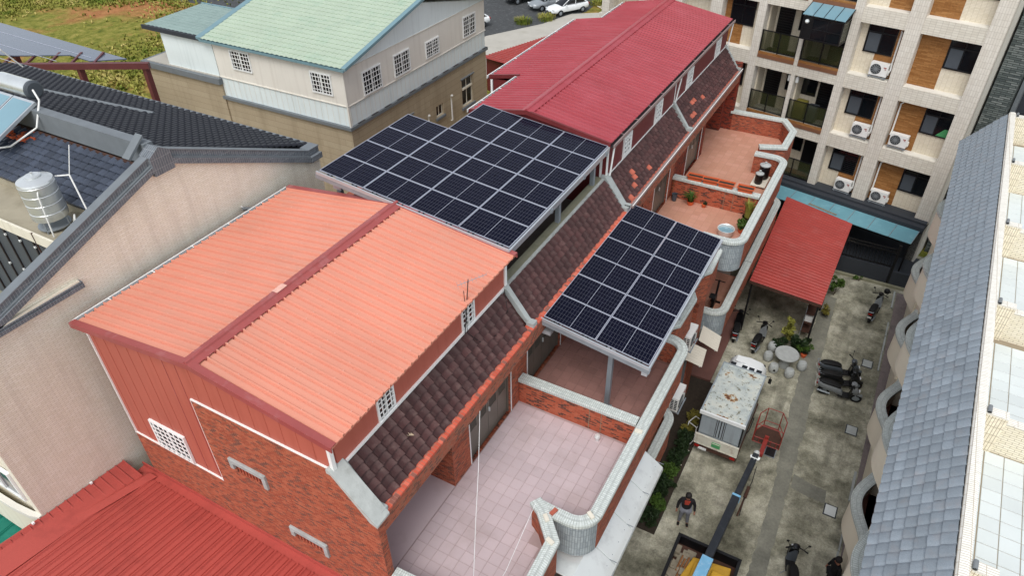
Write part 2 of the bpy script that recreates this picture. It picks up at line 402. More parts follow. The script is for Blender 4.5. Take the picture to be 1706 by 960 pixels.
def thing(name, label, cat, loc=(0, 0, 0), group=None, world=True, rz=0):
    o = bpy.data.objects.new(name, None); COL.objects.link(o); o.location = loc; o.empty_display_size = .2
    o['label'] = label; o['category'] = cat
    if group: o['group'] = group
    if world: BASE[o.name] = tuple(loc)
    else: o.rotation_euler = (0, 0, rz)
    return o
def tag(o, label, cat, group=None):
    o['label'] = label; o['category'] = cat
    if group: o['group'] = group
    return o
def struct(name, mb, m, **k):
    o = mb.o(name, m, **k); o['kind'] = 'structure'; return o
def stuff(o): o['kind'] = 'stuff'; return o
def inst(me, name, parent, M):
    ob = bpy.data.objects.new(name, me); COL.objects.link(ob)
    if parent: attach(ob, parent)
    ob.matrix_basis = M
    return ob
def frame_m(o, x, y, z):
    M = Matrix((V(x), V(y), V(z))).transposed().to_4x4(); M.translation = V(o); return M
def arc(cx, cy, r, a0, a1, n=8):
    return [(cx+r*cos(radians(a0+(a1-a0)*i/n)), cy+r*sin(radians(a0+(a1-a0)*i/n))) for i in range(n+1)]
def ribs(o, A, D, pitch, rw=.06, rh=.03, top=.4, jit=0):
    """ribbed metal sheet: ribs run along D, repeat along A"""
    o, A, D = V(o), V(A), V(D); L = A.length; a = A/L; N = A.cross(D).normalized()
    if N.z < 0: N = -N
    pts = [(0, 0)]; n = max(1, round(L/pitch)); p = L/n
    for i in range(n):
        c = p*(i+.5); pts += [(c-rw/2-.04, 0), (c-rw/2-.028, -.026), (c-rw/2-.004, -.026), (c-rw*top/2, rh), (c+rw*top/2, rh), (c+rw/2, -.004), (c+rw/2+.010, -.012), (c+rw/2+.018, 0)]  # grooves beside each rib are shaped in to darken its line
    pts.append((L, 0)); b = MB(); vs = []
    for (u, h) in pts: q = o+a*u+N*h; vs += [q, q+D]
    fs = [(2*i, 2*i+1, 2*i+3, 2*i+2) for i in range(len(pts)-1)]
    if (vs[1]-vs[0]).cross(vs[2]-vs[0]).dot(N) < 0: fs = [f[::-1] for f in fs]
    return b.add(vs, fs)
def tile_mesh(name, m, w_, l, kind='S', lip=.055):
    """one roof tile: width along x, down-slope along -y, lying on z=0, thickness at the lower lip"""
    if kind == 'S': pr = [(-.5, .018), (-.36, .006), (-.12, .0), (.12, .006), (.24, .036), (.37, .058), (.5, .03)]
    elif kind == 'R': pr = [(-.5, .0), (-.36, .036), (-.13, .062), (.13, .062), (.36, .036), (.5, .0)]
    else: pr = [(-.5, .0), (-.42, .02), (-.2, .03), (.2, .03), (.42, .02), (.5, .0)]
    vs = []; n = len(pr)
    for x, z in pr: vs += [(x*w_, 0, z+.0), (x*w_, -l*1.1, z+lip), (x*w_, -l*1.1, z-.005)]
    fs = []
    for i in range(n-1):
        a = 3*i; fs += [(a, a+1, a+4, a+3), (a+1, a+2, a+5, a+4)]
    b = MB().add(vs, fs); b.sm = True
    return b.mesh(name, m)
def tiled(parent, me, o, A, D, nu, nv, name='roof_tile', skip=None, join_from=None, alt=None, stag=0, lim=None):
    """lay nu x nv tiles from the upper corner o; A along the eave, D down the slope (full lengths)"""
    o, A, D = V(o), V(A), V(D); a = A.normalized(); d = D.normalized(); N = a.cross(-d)
    if N.z < 0: a = -a; o = o+A; A = -A; N = a.cross(-d)
    wu, wl = A.length/nu, D.length/nv; J = MB(); J.sm = True; cnt = 0
    for j in range(nv):
        for i in range(nu):
            u = (i+.5)*wu+(stag*wu*.5 if j % 2 else 0)
            if u+wu*.5 > A.length+.02: continue
            p = o+a*u+d*(j*wl)
            if skip and skip(p): continue
            R = Matrix.Rotation(random.gauss(0, .012), 4, 'Z') @ Matrix.Rotation(random.gauss(0, .012), 4, 'X')
            M = frame_m(p+N*random.uniform(0, .006), a, -d, N) @ R
            if join_from and join_from(p, cnt):
                mm = me; J.add([M @ v.co for v in mm.vertices], [tuple(q.vertices) for q in mm.polygons])
            else:
                m2 = me
                if alt: m2 = alt(i, j) or me
                inst(m2, name, parent, M); cnt += 1
    if J.v:
        q = J.o('roof_tiles', me.materials[0], parent); stuff(q)
def window(parent, o, u, n, w_, h, nx=0, ny=0, fr=.05, bar=.022, frame='white_trim', glass='glass_dark', proud=.04, name='window', mull=1):
    """window at lower-left corner o, u along the wall, n outward"""
    o, u, n = V(o), V(u).normalized(), V(n).normalized(); z = V((0, 0, 1))
    b = MB(); t = n*(proud+.02); s0 = o-n*.02
    b.ob(s0, u*w_, z*fr, t); b.ob(s0+z*(h-fr), u*w_, z*fr, t); b.ob(s0+z*fr, u*fr, z*(h-2*fr), t); b.ob(s0+u*(w_-fr)+z*fr, u*fr, z*(h-2*fr), t)
    if mull:
        b.ob(s0+u*(w_/2-fr*.4)+z*fr, u*fr*.8, z*(h-2*fr), t*.8)
    f = b.o(name, frame, parent)
    MB().ob(o+u*fr*.5+z*fr*.5, u*(w_-fr), z*(h-fr), n*.012).o('pane', glass, f)
    if nx:
        g = MB(); k = n*.008
        for i in range(1, nx): g.ob(o+n*proud*1.05+u*(w_*i/nx-bar/2)+z*fr*.6, u*bar, z*(h-fr*1.2), k)
        for j in range(1, ny): g.ob(o+n*(proud*1.05+.003)+z*(h*j/ny-bar/2)+u*fr*.6, u*(w_-fr*1.2), z*bar, k)
        g.o('grille', frame, f)
    return f
def sub(m, k=0): return m
# leaf clouds
def leaves(b, c, rx, ry, rz, n, size, up=0.3, shell=.0, rng=random):
    for _ in range(n):
        while True:
            p = V((rng.uniform(-1, 1), rng.uniform(-1, 1), rng.uniform(-1, 1)))
            if shell < p.length <= 1: break
        p = V((p.x*rx, p.y*ry, p.z*rz))+V(c)
        a = V((rng.gauss(0, 1), rng.gauss(0, 1), rng.gauss(0, .7)+up)).normalized(); t = a.orthogonal().normalized(); t = (t*cos(rng.random()*6)+a.cross(t)*sin(rng.random()*6))
        s = size*rng.uniform(.6, 1.4); q = a.cross(t).normalized()
        b.add([p-t*s, p-q*s*.42, p+t*s, p+q*s*.42+a*s*.12], [(0, 1, 2, 3)])
def clump_crown(b, c, r, clumps, per, size, rz=None, rng=random):
    for _ in range(clumps):
        d = V((rng.gauss(0, 1), rng.gauss(0, 1), rng.gauss(0, 1))).normalized()*rng.uniform(.35, .95)
        cc = V(c)+V((d.x*r, d.y*r, d.z*(rz or r))); k = r*rng.uniform(.22, .4)
        leaves(b, cc, k, k, k*.8, per, size, rng=rng)
def blades(b, c, r, n, h, wd=.02, lean=.5, rng=random):
    for _ in range(n):
        a = rng.uniform(0, 2*pi); rr = r*sqrt(rng.random()); p = V(c)+V((cos(a)*rr, sin(a)*rr, 0))
        hh = h*rng.uniform(.5, 1.1); dr = V((cos(a), sin(a), 0))*hh*lean*rng.uniform(.2, 1.1); sd_ = V((-sin(a), cos(a), 0))*wd
        m1 = p+dr*.35+V((0, 0, hh*.6)); m2 = p+dr+V((0, 0, hh*(1-.25*lean)))
        b.add([p-sd_, p+sd_, m1+sd_*.8, m1-sd_*.8, m2], [(0, 1, 2, 3), (3, 2, 4)])
Z3 = V((0, 0, 1)); X3 = V((1, 0, 0)); Y3 = V((0, 1, 0))
def gwall(b, o, u, n, w_, h, th, holes=()):
    """wall slab from corner o, along u, outward n (slab lies behind the face), with rectangular holes (a0,a1,b0,b1)"""
    o, u, n = V(o), V(u).normalized(), V(n).normalized()
    A = sorted(set([0, w_]+[q for hh in holes for q in hh[:2]])); B = sorted(set([0, h]+[q for hh in holes for q in hh[2:]]))
    for i in range(len(A)-1):
        for j in range(len(B)-1):
            ca, cb = (A[i]+A[i+1])/2, (B[j]+B[j+1])/2
            if any(q[0] < ca < q[1] and q[2] < cb < q[3] for q in holes): continue
            b.ob(o+u*A[i]+Z3*B[j]-n*th, u*(A[i+1]-A[i]), Z3*(B[j+1]-B[j]), n*th)
    return b
def inside(p, poly):
    x, y = p[0], p[1]; c = False; n = len(poly)
    for i in range(n):
        x0, y0 = poly[i]; x1, y1 = poly[i-1]
        if (y0 > y) != (y1 > y) and x < (x1-x0)*(y-y0)/(y1-y0)+x0: c = not c
    return c
# ---------------------------------------------------------------- the ground
g = MB(); N = 60
for i in range(N):
    for j in range(N):
        f_ = lambda k: (k/N-.5)*abs(k/N-.5)*2400
        x0, x1, y0, y1 = f_(i), f_(i+1), f_(j)+40, f_(j+1)+40
        g.poly([(x0, y0, -.02), (x1, y0, -.02), (x1, y1, -.02), (x0, y1, -.02)])
struct('ground', g, 'field')
struct('alley_pavement', MB().box(-6, 9, -6, 36.5, -.2, 0), 'alley_concrete')
q = MB(); xs = [(.39, .92, 5), (.39, .92, 15), (.36, .84, 18.2), (.06, .8, 21.8), (.02, .66, 24), (-.05, .6, 26.3), (-.1, .5, 31)]
pv = None
for a, b_ in zip(xs, xs[1:]):
    n_ = int((b_[2]-a[2])/.18)
    for k in range(n_):
        t = k/n_; cu = (a[0]+(b_[0]-a[0])*t+random.gauss(0, .022), a[1]+(b_[1]-a[1])*t+random.gauss(0, .022), a[2]+(b_[2]-a[2])*t)
        if pv: q.poly([(pv[0], pv[2], .004), (pv[1], pv[2], .004), (cu[1], cu[2], .004), (cu[0], cu[2], .004)])
        pv = cu
q.poly([(.9, 18.6, .005), (1.4, 18.5, .005), (2.1, 18.45, .005), (2.05, 19.05, .005), (1.5, 19.1, .005), (.88, 19.25, .005)])
struct('patched_trench', q, 'alley_patch')
struct('pavement_strip', MB().prism([(2.86, -4, 0), (9, -4, 0), (9, 32.6, 0), (2.98, 32.6, 0)], (0, 0, .035)), 'paver')
kb = MB(); y = -3.0
while y < 32:
    l_ = random.uniform(.7, 1.6); x = 2.84+.004*(y-16)+random.gauss(0, .008)
    if random.random() > .4: kb.ob((x-.04, y, 0), (random.uniform(.05, .085), 0, 0), (0, l_-.05, 0), (0, 0, .05))
    y += l_
struct('kerb_edge', kb, 'concrete_cap')
struct('gravel_lot', MB().poly([(-75, 50, .0), (-33.8, 55.4, .0), (-30.9, 61.6, .0), (-29.0, 66.8, .0), (-30, 82, .0), (-75, 82, 0)]), 'gravel')
struct('concrete_path', MB().prism([(-34.6, 50.3, -.1), (-26, 45.5, -.1), (-18, 45.5, -.1), (-18, 62, -.1), (-26.4, 68.0, -.1), (-30.0, 65.5, -.1), (-31.1, 61.5, -.1), (-34.1, 56, -.1)], (0, 0, .12)), 'path_concrete')
# ---------------------------------------------------------------- the row of brick houses
WX, FX, TZ = -6.96, -6.5, 6.2
TILE_P = tile_mesh('roof_tile', 'tile_purple', .285, .2, 'S', .07)
TILE_O = tile_mesh('roof_tile_orange', 'tile_orange', .285, .2, 'S', .07)
def flat_tile(name, m, sx, sy, h=.012):
    b = MB(); e = .006
    vs = [(-sx/2, -sy/2, 0), (sx/2, -sy/2, 0), (sx/2, sy/2, 0), (-sx/2, sy/2, 0), (-sx/2+e, -sy/2+e, h), (sx/2-e, -sy/2+e, h), (sx/2-e, sy/2-e, h), (-sx/2+e, sy/2-e, h)]
    return b.add(vs, [(4, 5, 6, 7), (0, 1, 5, 4), (1, 2, 6, 5), (2, 3, 7, 6), (3, 0, 4, 7)]).mesh(name, m)
FT_PINK = flat_tile('floor_tile', 'tile_pink', .294, .294); FT_BROWN = flat_tile('floor_tile_brown', 'tile_brown', .294, .294)
def parapet(parent, path, sgn, z0=5.85, z1=7.03, outer='brick_wall', inner='brick_wall', name='parapet', capm='rib_cap', cw=.155, wall=.1, ct=.12):
    b = MB().sweep(path, [(-wall*sgn, z0), (-wall*sgn, z1), (0, z1), (0, z0)]); p = b.o(name, inner, parent)
    MB().sweep(path, [(.0005*sgn, z0-.001), (.0005*sgn, z1), (wall*sgn, z1), (wall*sgn, z0-.001)]).o('outer_face', outer, p)
    c = MB().sweep(path, [(-cw, z1), (-cw, z1+ct*.85), (-cw*.9, z1+ct), (cw*.9, z1+ct), (cw, z1+ct*.85), (cw, z1)]); c.o('cap', capm, p)
    MB().sweep(path, [(-.006, z1+ct+.001), (-.006, z1+ct+.003), (.006, z1+ct+.003), (.006, z1+ct+.001)]).o('cap_joint', 'concrete_cap', p)
    return p
def leaf_door(parent, y0, y1, z0, z1, x=WX-.12, n=4, m='door_metal'):
    b = MB(); t = .06
    b.box(x-.05, x+.05, y0, y0+t, z0, z1); b.box(x-.05, x+.05, y1-t, y1, z0, z1); b.box(x-.05, x+.05, y0+t, y1-t, z1-t, z1)
    d = b.o('door', m, parent); w_ = (y1-y0-2*t)/n
    for i in range(n):
        a, c = y0+t+i*w_+.008, y0+t+(i+1)*w_-.008; lz = z0+(z1-z0)*.46
        lf = MB(); f = .07
        lf.box(x-.02, x+.02, a, c, z0+.01, lz); lf.box(x-.02, x+.02, a, a+f, lz, z1-t-.01); lf.box(x-.02, x+.02, c-f, c, lz, z1-t-.01); lf.box(x-.02, x+.02, a+f, c-f, z1-t-f, z1-t-.01)
        lf.box(x-.012, x-.006, a+f, c-f, lz, z1-t-f)
        for k in range(1, 7): lf.box(x-.005, x+.012, a+f+(c-a-2*f)*k/7-.008, a+f+(c-a-2*f)*k/7+.008, lz, z1-t-f)
        lf.o('leaf', m, d)
    MB().box(x+.02, x+.06, (y0+y1)/2+.03, (y0+y1)/2+.06, z0+.95, z0+1.1).o('handle', 'steel_shine', d)
    for i in range(n):
        a, c = y0+t+i*w_+.08, y0+t+(i+1)*w_-.08
        MB().box(x-.011, x-.004, a, c, z0+(z1-z0)*.46+.01, z1-t-.09).o('mesh_panel', 'door_mesh', d)
def house(label, yo, ym, bulge, zig, porch, door, floor_m, tilem, loc, win2=None, fw='brick_wall', far=False):
    """one brick row house: yo outer party line, ym line to the mirrored neighbour"""
    s = 1 if yo > ym else -1; ya, yb = min(yo, ym), max(yo, ym)
    H = thing('row_house', label, 'house', loc)
    MB().box(-14.56, -7.0, ya+.005, yb-.005, 0, 6.0).box(-14.56, -8.65, ya+.006, yb-.006, 6.0, 8.79).box(-8.65, -7.58, ya+.006, yb-.006, 8.75, 8.79).o('wall', fw, H)
    # lower front: recessed storeys with bay under the terrace
    lo = MB(); gwall(lo, (-4.55, ya+.01, 0), Y3, X3, yb-ya-.02, 5.84, .25, [(.7, 2.4, .1, 2.5), (3.2, 5.6, .1, 2.6), (.7, 2.4, 3.3, 5.4), (3.2, 5.6, 3.3, 5.5)])
    lo.box(-6.99, -6.8, ya+.01, yb-.01, 0, 5.84); lo.o('lower_wall', fw, H)
    MB().box(-4.78, -4.74, ya+.5, yb-.5, .05, 5.7).o('shop_glass', 'glass_dark', H)
    MB().box(-6.8, -3.9, ya+.012, yb-.012, 2.85, 3.08).o('floor_slab', 'soffit', H)
    # terrace
    poly = [(WX-.0, ym), (WX-.0, yo)]+[p for p in reversed(zig)]+[p for p in reversed(bulge)]
    tf = MB().prism([(x, y, 5.9) for x, y in poly], (0, 0, TZ-.012-5.9)).o('terrace_floor', floor_m, H)
    if tilem:
        k = 0; t = .3; hw = .15
        for i in range(14):
            for j in range(26):
                cx, cy = WX+.02+t*(i+.5), (yb-.1-t*(j+.5) if s < 0 else ya+.16+t*(j+.5))
                if cy+hw > yb-.06 or cy-hw < ya: continue
                if all(inside((cx+a, cy+b_), poly) for a in (-hw, hw) for b_ in (-hw, hw)):
                    inst(tilem, 'floor_tile', tf, Matrix.Translation((cx, cy, TZ-.014)) @ Matrix.Rotation(random.gauss(0, .002), 4, 'Z')); k += 1
    # front wall above terrace
    holes = [(porch[0]-ya, porch[1]-ya, 0, 2.4), (door[0]-ya, door[1]-ya, 0, 2.2)]
    if win2: holes.append((win2[0]-ya, win2[1]-ya, .9, 2.0))
    b = MB(); gwall(b, (WX, ya+.003, TZ-.2), Y3, X3, yb-ya-.006, 2.64, .2, [(a, c, max(0, d)+.2 if d else 0, e+.2) for a, c, d, e in holes])
    fwall = b.o('front_wall', fw, H)
    MB().box(-8.6, -8.5, porch[0], porch[1], TZ-.1, 8.7).box(-8.5, WX-.2, porch[0]-.1, porch[0]-.001, TZ-.1, 8.66).box(-8.5, WX-.2, porch[1]+.001, porch[1]+.1, TZ-.1, 8.66).o('porch_wall', fw, H)
    MB().box(-8.5, WX-.005, porch[0], porch[1], TZ-.08, TZ-.008).o('porch_floor', {'grout_pink': 'tile_pink', 'grout_brown': 'tile_brown'}.get(floor_m, floor_m), H)
    leaf_door(H, door[0], door[1], TZ, TZ+2.2)
    y0d, y1d = door
    for q in (y0d-.03, y1d+.004): MB().box(WX-.01, WX+.02, q, q+.026, TZ, TZ+2.24).o('door_trim', 'white_trim', H)
    if win2: window(H, (WX-.1, win2[0], TZ+.9), Y3, X3, win2[1]-win2[0], 1.1, 3, 4, frame='door_metal')
    # eave: fascia, soffit, brick strip and tiled slope
    MB().box(FX-.14, FX, ya+.002, yb-.002, 8.64, 9.10).o('fascia', 'brick_fascia', H)
    MB().box(WX-.2, FX-.14, ya+.002, yb-.002, 8.66, 8.74).o('soffit', 'soffit', H)
    b = MB(); b.prism([(FX+.012, ya+.002, 9.10), (FX+.012, ya+.002, 9.165), (FX-.22, ya+.002, 9.2), (FX-.22, ya+.002, 9.10)], (0, yb-ya-.004, 0))
    for p, f in enumerate(b.f): pass
    b.o('brick_strip', 'strip_rot', H)
    top, bot = V((-7.40, 0, 10.10)), V((-6.70, 0, 9.17))
    b = MB(); b.prism([(-6.70, ya+.004, 9.12), (-7.40, ya+.004, 10.06), (-7.6, ya+.004, 10.06), (-7.6, ya+.004, 8.75), (-6.70, ya+.004, 8.75)], (0, yb-ya-.008, 0)); tr = b.o('tile_roof', 'tile_purple', H)
    nu = max(1, round((yb-ya-.36)/.285))
    alt = None
    if far:
        pick = far
        alt = lambda i, j: TILE_O if (i, j) in pick else None
    tiled(tr, TILE_P, (top.x, ya+.18, top.z+.012), (0, yb-ya-.36, 0), bot-top, nu, 6, alt=alt)
    MB().box(-7.47, -7.385, ya+.01, yb-.01, 10.06, 10.16).o('tile_mortar', 'mortar' if not far else 'concrete_cap', tr)
    # party-line cap stone lying up the slope
    for yy in ([yo] if s < 0 else [ym, yo]):
        w0 = .16; y0c = yy-w0 if yy == yb else yy
        if yy == ya: y0c = yy-.005
        b = MB().prism([(-6.66, y0c, 9.16), (-6.66, y0c, 9.30), (-7.36, y0c, 10.24), (-7.52, y0c, 10.24), (-7.52, y0c, 10.06)], (0, w0, 0)); b.o('party_cap', 'concrete_cap', H)
        MB().box(-6.72, -6.5, y0c-.02, y0c+w0+.03, 9.168, 9.30).o('cap_block', 'concrete_cap', H)
    # parapets round the terrace
    i0 = next(i for i, p in enumerate(bulge) if i and abs(p[0]-bulge[0][0]) > .01)
    sg = -1 if s < 0 else 1      # travelling outward from the middle line
    parapet(H, bulge[:i0], sg)
    parapet(H, bulge[i0-1:], sg, outer='rib_side', name='curved_parapet')
    parapet(H, zig, sg, name='zigzag_parapet', z1=7.036)
    return H, s
def strip_mat():
    b = NB('strip_rot'); co = b.coord('UV', (1, 1, 1), (0, 0, 0))
    x = b.n('TexBrick'); b.l(b.coord('Object', (1, 1, 1), (0, 0, radians(90))), x.inputs['Vector']); x.offset = 0
    x.inputs['Color1'].default_value = (0, 0, 0, 1); x.inputs['Color2'].default_value = (1, 1, 1, 1); x.inputs['Mortar'].default_value = (.5, .5, .5, 1)
    x.inputs['Scale'].default_value = 1; x.inputs['Mortar Size'].default_value = .006; x.inputs['Brick Width'].default_value = .085; x.inputs['Row Height'].default_value = .6
    c = b.ramp(x.outputs['Color'], [(0., (204, 96, 74)), (.4, (190, 86, 66)), (.66, (212, 110, 88)), (.84, (140, 88, 76))], 'CONSTANT')
    c = b.mix(x.outputs['Fac'], c, (158, 112, 96)); b.out(c, .7, 0, .25)
strip_mat()
aL = lambda x, y, r, a0, a1: arc(x, y, r, a0, a1, 8)
bul1 = [(-3.22, 12.6), (-3.22, 9.56)]+aL(-3.7, 9.56, .48, 0, -90)[1:]+[(-4.1, 9.08), (-4.5, 9.1)]
zig1 = [(-4.64, 9.16), (-4.36, 9.0), (-3.79, 8.38), (-3.75, 7.1), (-4.3, 6.12), (-6.48, 6.02)]
bul2 = [(-3.22, 12.6), (-3.22, 15.77)]+aL(-3.7, 15.77, .48, 0, 90)[1:]+[(-4.1, 16.25), (-4.5, 16.23)]
zig2 = [(-4.64, 16.2), (-4.36, 16.34), (-3.79, 17.0), (-3.75, 18.4), (-4.2, 19.25), (-6.9, 19.25)]
bul3 = [(-3.2, 25.95), (-3.2, 22.75)]+aL(-3.7, 22.75, .5, 0, -90)[1:]+[(-4.1, 22.25), (-4.5, 22.27)]
zig3 = [(-4.64, 22.3), (-4.36, 22.1), (-3.79, 21.45), (-3.75, 20.2), (-4.2, 19.47), (-6.9, 19.47)]
bul4 = [(-3.2, 25.95), (-3.2, 29.1)]+aL(-3.7, 29.1, .5, 0, 90)[1:]+[(-4.1, 29.6), (-4.5, 29.58)]
zig4 = [(-4.5, 30.3), (-3.5, 30.72), (-3.48, 32.5), (-4.1, 33.55), (-6.6, 33.5)]
H1, _ = house('brick house with salmon loft and bare pink tiled terrace', 6.06, 12.6, bul1, zig1, (6.3, 9.14), (9.96, 12.1), 'grout_pink', FT_PINK, (-9, 9, 0))
H2, _ = house('brick house with both solar arrays above its roof and terrace', 19.36, 12.6, bul2, zig2, (16.4, 19.1), (13.1, 15.3), 'grout_brown', FT_BROWN, (-9, 16, 0))
H3, _ = house('brick house whose terrace holds potted plants and a steel basin', 19.36, 25.95, bul3, zig3, (19.6, 22.3), (23.5, 25.3), 'terra_floor', None, (-9, 22.6, 0), far={(4, 2), (4, 3), (3, 4), (1, 5), (8, 4)})
H4, _ = house('brick house whose terrace holds two black vats, under red loft', 33.4, 25.95, bul4, zig4, (30.2, 33.0), (27.6, 29.6), 'terra_floor', None, (-9, 29.6, 0), fw='brick_far', far={(2, 4), (4, 2), (5, 2), (3, 4), (8, 3)})
MB().box(-8.5, -6.5, 33.38, 33.58, 6, 9.5).o('end_fin', 'brick_far', H4)
# divider walls between terraces
def divider(H, y, x1, x0=WX+.02):
    p = MB().box(x0, x1, y-.09, y+.09, TZ-.1, 7.03).o('divider_wall', 'brick_divider', H)
    MB().sweep([(x0, y), (x1, y)], [(-.15, 7.03), (-.15, 7.13), (-.135, 7.15), (.135, 7.15), (.15, 7.13), (.15, 7.03)]).o('cap', 'rib_cap', p)
    for fx in (.62, .72): MB().box(x0+(x1-x0)*fx, x0+(x1-x0)*fx+.012, y-.1, y-.088, TZ, 7.02).o('joint_strip', 'concrete_moss', p)
divider(H1, 12.66, -3.4); divider(H3, 25.95, -3.4)
# end wall of house 1 (plane y = 5.86)
b = MB(); gwall(b, (-11.38, 5.86, 0), X3, -Y3, 3.98, 10.22, .2, [(.74, 1.62, 8.22, 8.58), (2.15, 3.02, 6.60, 6.96)])
gwall(b, (-14.56, 5.86, 0), X3, -Y3, 3.18, 7.42, .2)
b.prism([(-7.4, 5.86, 0), (-6.5, 5.86, 0), (-6.5, 5.86, 9.16), (-6.6, 5.86, 9.2), (-7.4, 5.86, 10.22)], (0, .2, 0))
ew = b.o('end_wall', 'brick_wall', H1)
for x0, z0 in ((-10.64, 8.28), (-9.23, 6.66)):
    MB().box(x0-.02, x0+.9, 6.061, 6.25, z0-.05, z0+.35).o('vent_back', 'black_wall', ew)  # dark backing box stands in for the shade inside the opening
    f = MB(); f.box(x0-.12, x0+1.0, 5.80, 5.87, z0+.3, z0+.44); f.box(x0+.88, x0+1.0, 5.80, 5.87, z0-.04, z0+.3); f.box(x0-.12, x0-.0, 5.80, 5.87, z0+.1, z0+.3)
    f.o('vent_hood', 'concrete_cap', ew, bevel=.012)
    for k in range(8): MB().box(x0+.05+k*.1, x0+.085+k*.1, 5.875, 5.95, z0-.06, z0+.3).o('vent_slat', 'tile_orange', ew)
MB().prism([(-6.42, 5.78, 9.14), (-6.42, 5.78, 9.2), (-7.42, 5.78, 10.34), (-7.5, 5.78, 10.34), (-7.5, 5.78, 10.225), (-7.4, 5.78, 10.225), (-6.6, 5.78, 9.21)], (0, .40, 0)).o('end_cap', 'mortar', H1)
# steel canopy over the lower balcony of house 1
ca = thing('steel_awning', 'shiny stainless sheet awning below the wavy parapet', 'awning', (-3, 11, 5.2))
y = 8.55
for k in range(4):
    y1 = y+1.15
    b = MB(); zt, zb = 5.62, 5.22
    up_e = [(-4.4, y, zt+.03), (-3.34, y, zt)] if k < 1 else [(-3.34, y, zt)]
    lo_e = [(-3.34, y, zt-.04), (-4.4, y, zt-.01)] if k < 1 else [(-3.34, y, zt-.04)]
    b.prism(up_e+[(-2.74, y, zb), (-2.62, y, zb-.09), (-2.60, y, zb-.2), (-2.64, y, zb-.2), (-2.78, y, zb-.05)]+lo_e, (0, y1-y-.012, 0))
    p = b.o('sheet', 'steel_shine', ca, bevel=.01)
    for xx in (-3.15, -2.95, -2.8):
        for yy in (.15, .55, .95): MB().lathe((xx, y+yy, 5.22+(-2.74-xx)*.57+.002), [(.014, 0), (.012, .008)], 6).o('rivet', 'steel_grey', p)
    MB().box(-3.32, -2.62, y1-.016, y1+.004, zb+.03, zb+.035).o('seam', 'steel_grey', p)
    y = y1
MB().box(-4.4, -3.0, 8.5, 8.54, 4.2, 5.3).o('gutter_end', 'steel_shine', ca)
# 2nd-floor balconies (same wavy plan) and parts on the alley front
def balcony(H, path, sg, slab):
    parapet(H, path, sg, z0=2.7, z1=3.88, outer='brick_wall', name='balcony_parapet')
    MB().prism([(x, y, 2.75) for x, y in slab], (0, 0, .34)).o('balcony_floor', 'terra_floor', H)
balcony(H2, [(-3.28, 13.2), (-3.28, 15.9)]+aL(-3.7, 15.9, .42, 0, 90)[1:]+[(-4.5, 16.32)], 1, [(-4.56, 13.2), (-3.28, 13.2), (-3.28, 15.9), (-3.7, 16.32), (-4.56, 16.32)])
pb = [(-3.28, 25.9), (-3.28, 22.5)]+aL(-3.75, 22.5, .47, 0, -90)[1:]+[(-4.5, 22.03)]
H3b = parapet(H3, pb[:2], -1, z0=2.7, z1=3.88, name='balcony_parapet')
parapet(H3, pb[1:], -1, z0=2.7, z1=3.88, outer='rib_side', name='balcony_curve')
MB().prism([(-4.56, 22.03, 2.75), (-3.75, 22.03, 2.75), (-3.28, 22.5, 2.75), (-3.28, 25.9, 2.75), (-4.56, 25.9, 2.75)], (0, 0, .34)).o('balcony_floor', 'terra_floor', H3)
parapet(H4, [(-3.28, 25.95), (-3.28, 31.3)]+aL(-3.75, 31.3, .47, 0, 90)[1:]+[(-4.5, 31.77)], 1, z0=2.7, z1=3.88, name='balcony_parapet')
# bays under the zig-zags
MB().box(-4.5, -3.86, 17.0, 18.4, 0, 5.84).o('bay', 'brick_wall', H2)
MB().box(-4.5, -3.86, 20.3, 21.4, 0, 5.84).o('bay', 'brick_wall', H3)
MB().box(-4.5, -3.86, 6.6, 8.3, 0, 5.84).o('bay', 'brick_wall', H1)
bw = MB()
for k in range(9): bw.box(-3.4+.0, -3.38, 8.75+k*.0, 8.76, 4.2, 5.1)
for k in range(14): bw.box(-4.4+k*.1, -4.38+k*.1, 8.46, 8.48, 3.2, 5.1)
bw.box(-4.5, -3.0, 8.45, 8.49, 4.0, 4.04).box(-4.5, -3.0, 8.45, 8.49, 4.6, 4.64); bw.o('window_bars', 'black_metal', H1)
MB().box(-4.5, -3.2, 22.4, 27.6, 0, .1).o('porch_step', 'step_tile', H3)
# rooftop slab of house 2 under the upper array
b = MB(); b.box(-14.5, -7.62, 12.75, 19.3, 8.8, 9.0); b.o('roof_slab', 'slab_dark', H2)
MB().box(-7.72, -7.47, 12.78, 19.28, 9.0, 10.14).o('roof_kerb', 'concrete_moss', H2)
MB().box(-14.56, -14.3, 12.7, 19.3, 6, 9.9).o('roof_parapet', 'brick_wall', H2)
# ---------------------------------------------------------------- salmon metal loft on house 1
LO = thing('metal_loft', 'salmon orange ribbed metal loft with red ridge cap', 'loft', (-11, 9.3, 8.8))
RX, RZ, LXE, LZE, RXE, RZE, Y0, Y1 = -10.80, 11.64, -14.80, 11.09, -7.16, 11.18, 5.76, 12.84
b = MB(); b.prism([(-11.37, 5.9, 8.8), (-11.37, 5.9, 11.45), (RX, 5.9, 11.55), (-7.42, 5.9, 11.12), (-7.42, 5.9, 8.8)], (0, .12, 0))
b.prism([(-14.54, 5.9, 7.44), (-14.54, 5.9, 11.02), (-11.37, 5.9, 11.45), (-11.37, 5.9, 7.44)], (0, .12, 0)); b.o('gable_panel', 'wall_orange', LO)
for i in range(18):
    x = -14.4+i*.41
    if x > -7.5: break
    zt = 11.0+(x+14.54)*.137 if x < RX else 11.53-(x-RX)*.125
    zb = 7.46 if x < -11.4 else 10.28
    MB().box(x, x+.012, 5.892, 5.90, zb, zt).o('panel_seam', 'flashing_red' if i in (6, 7) else 'wall_orange', LO)
MB().box(-14.58, -14.46, 6.02, 12.7, 8.8, 11.05).o('side_panel', 'wall_orange', LO)
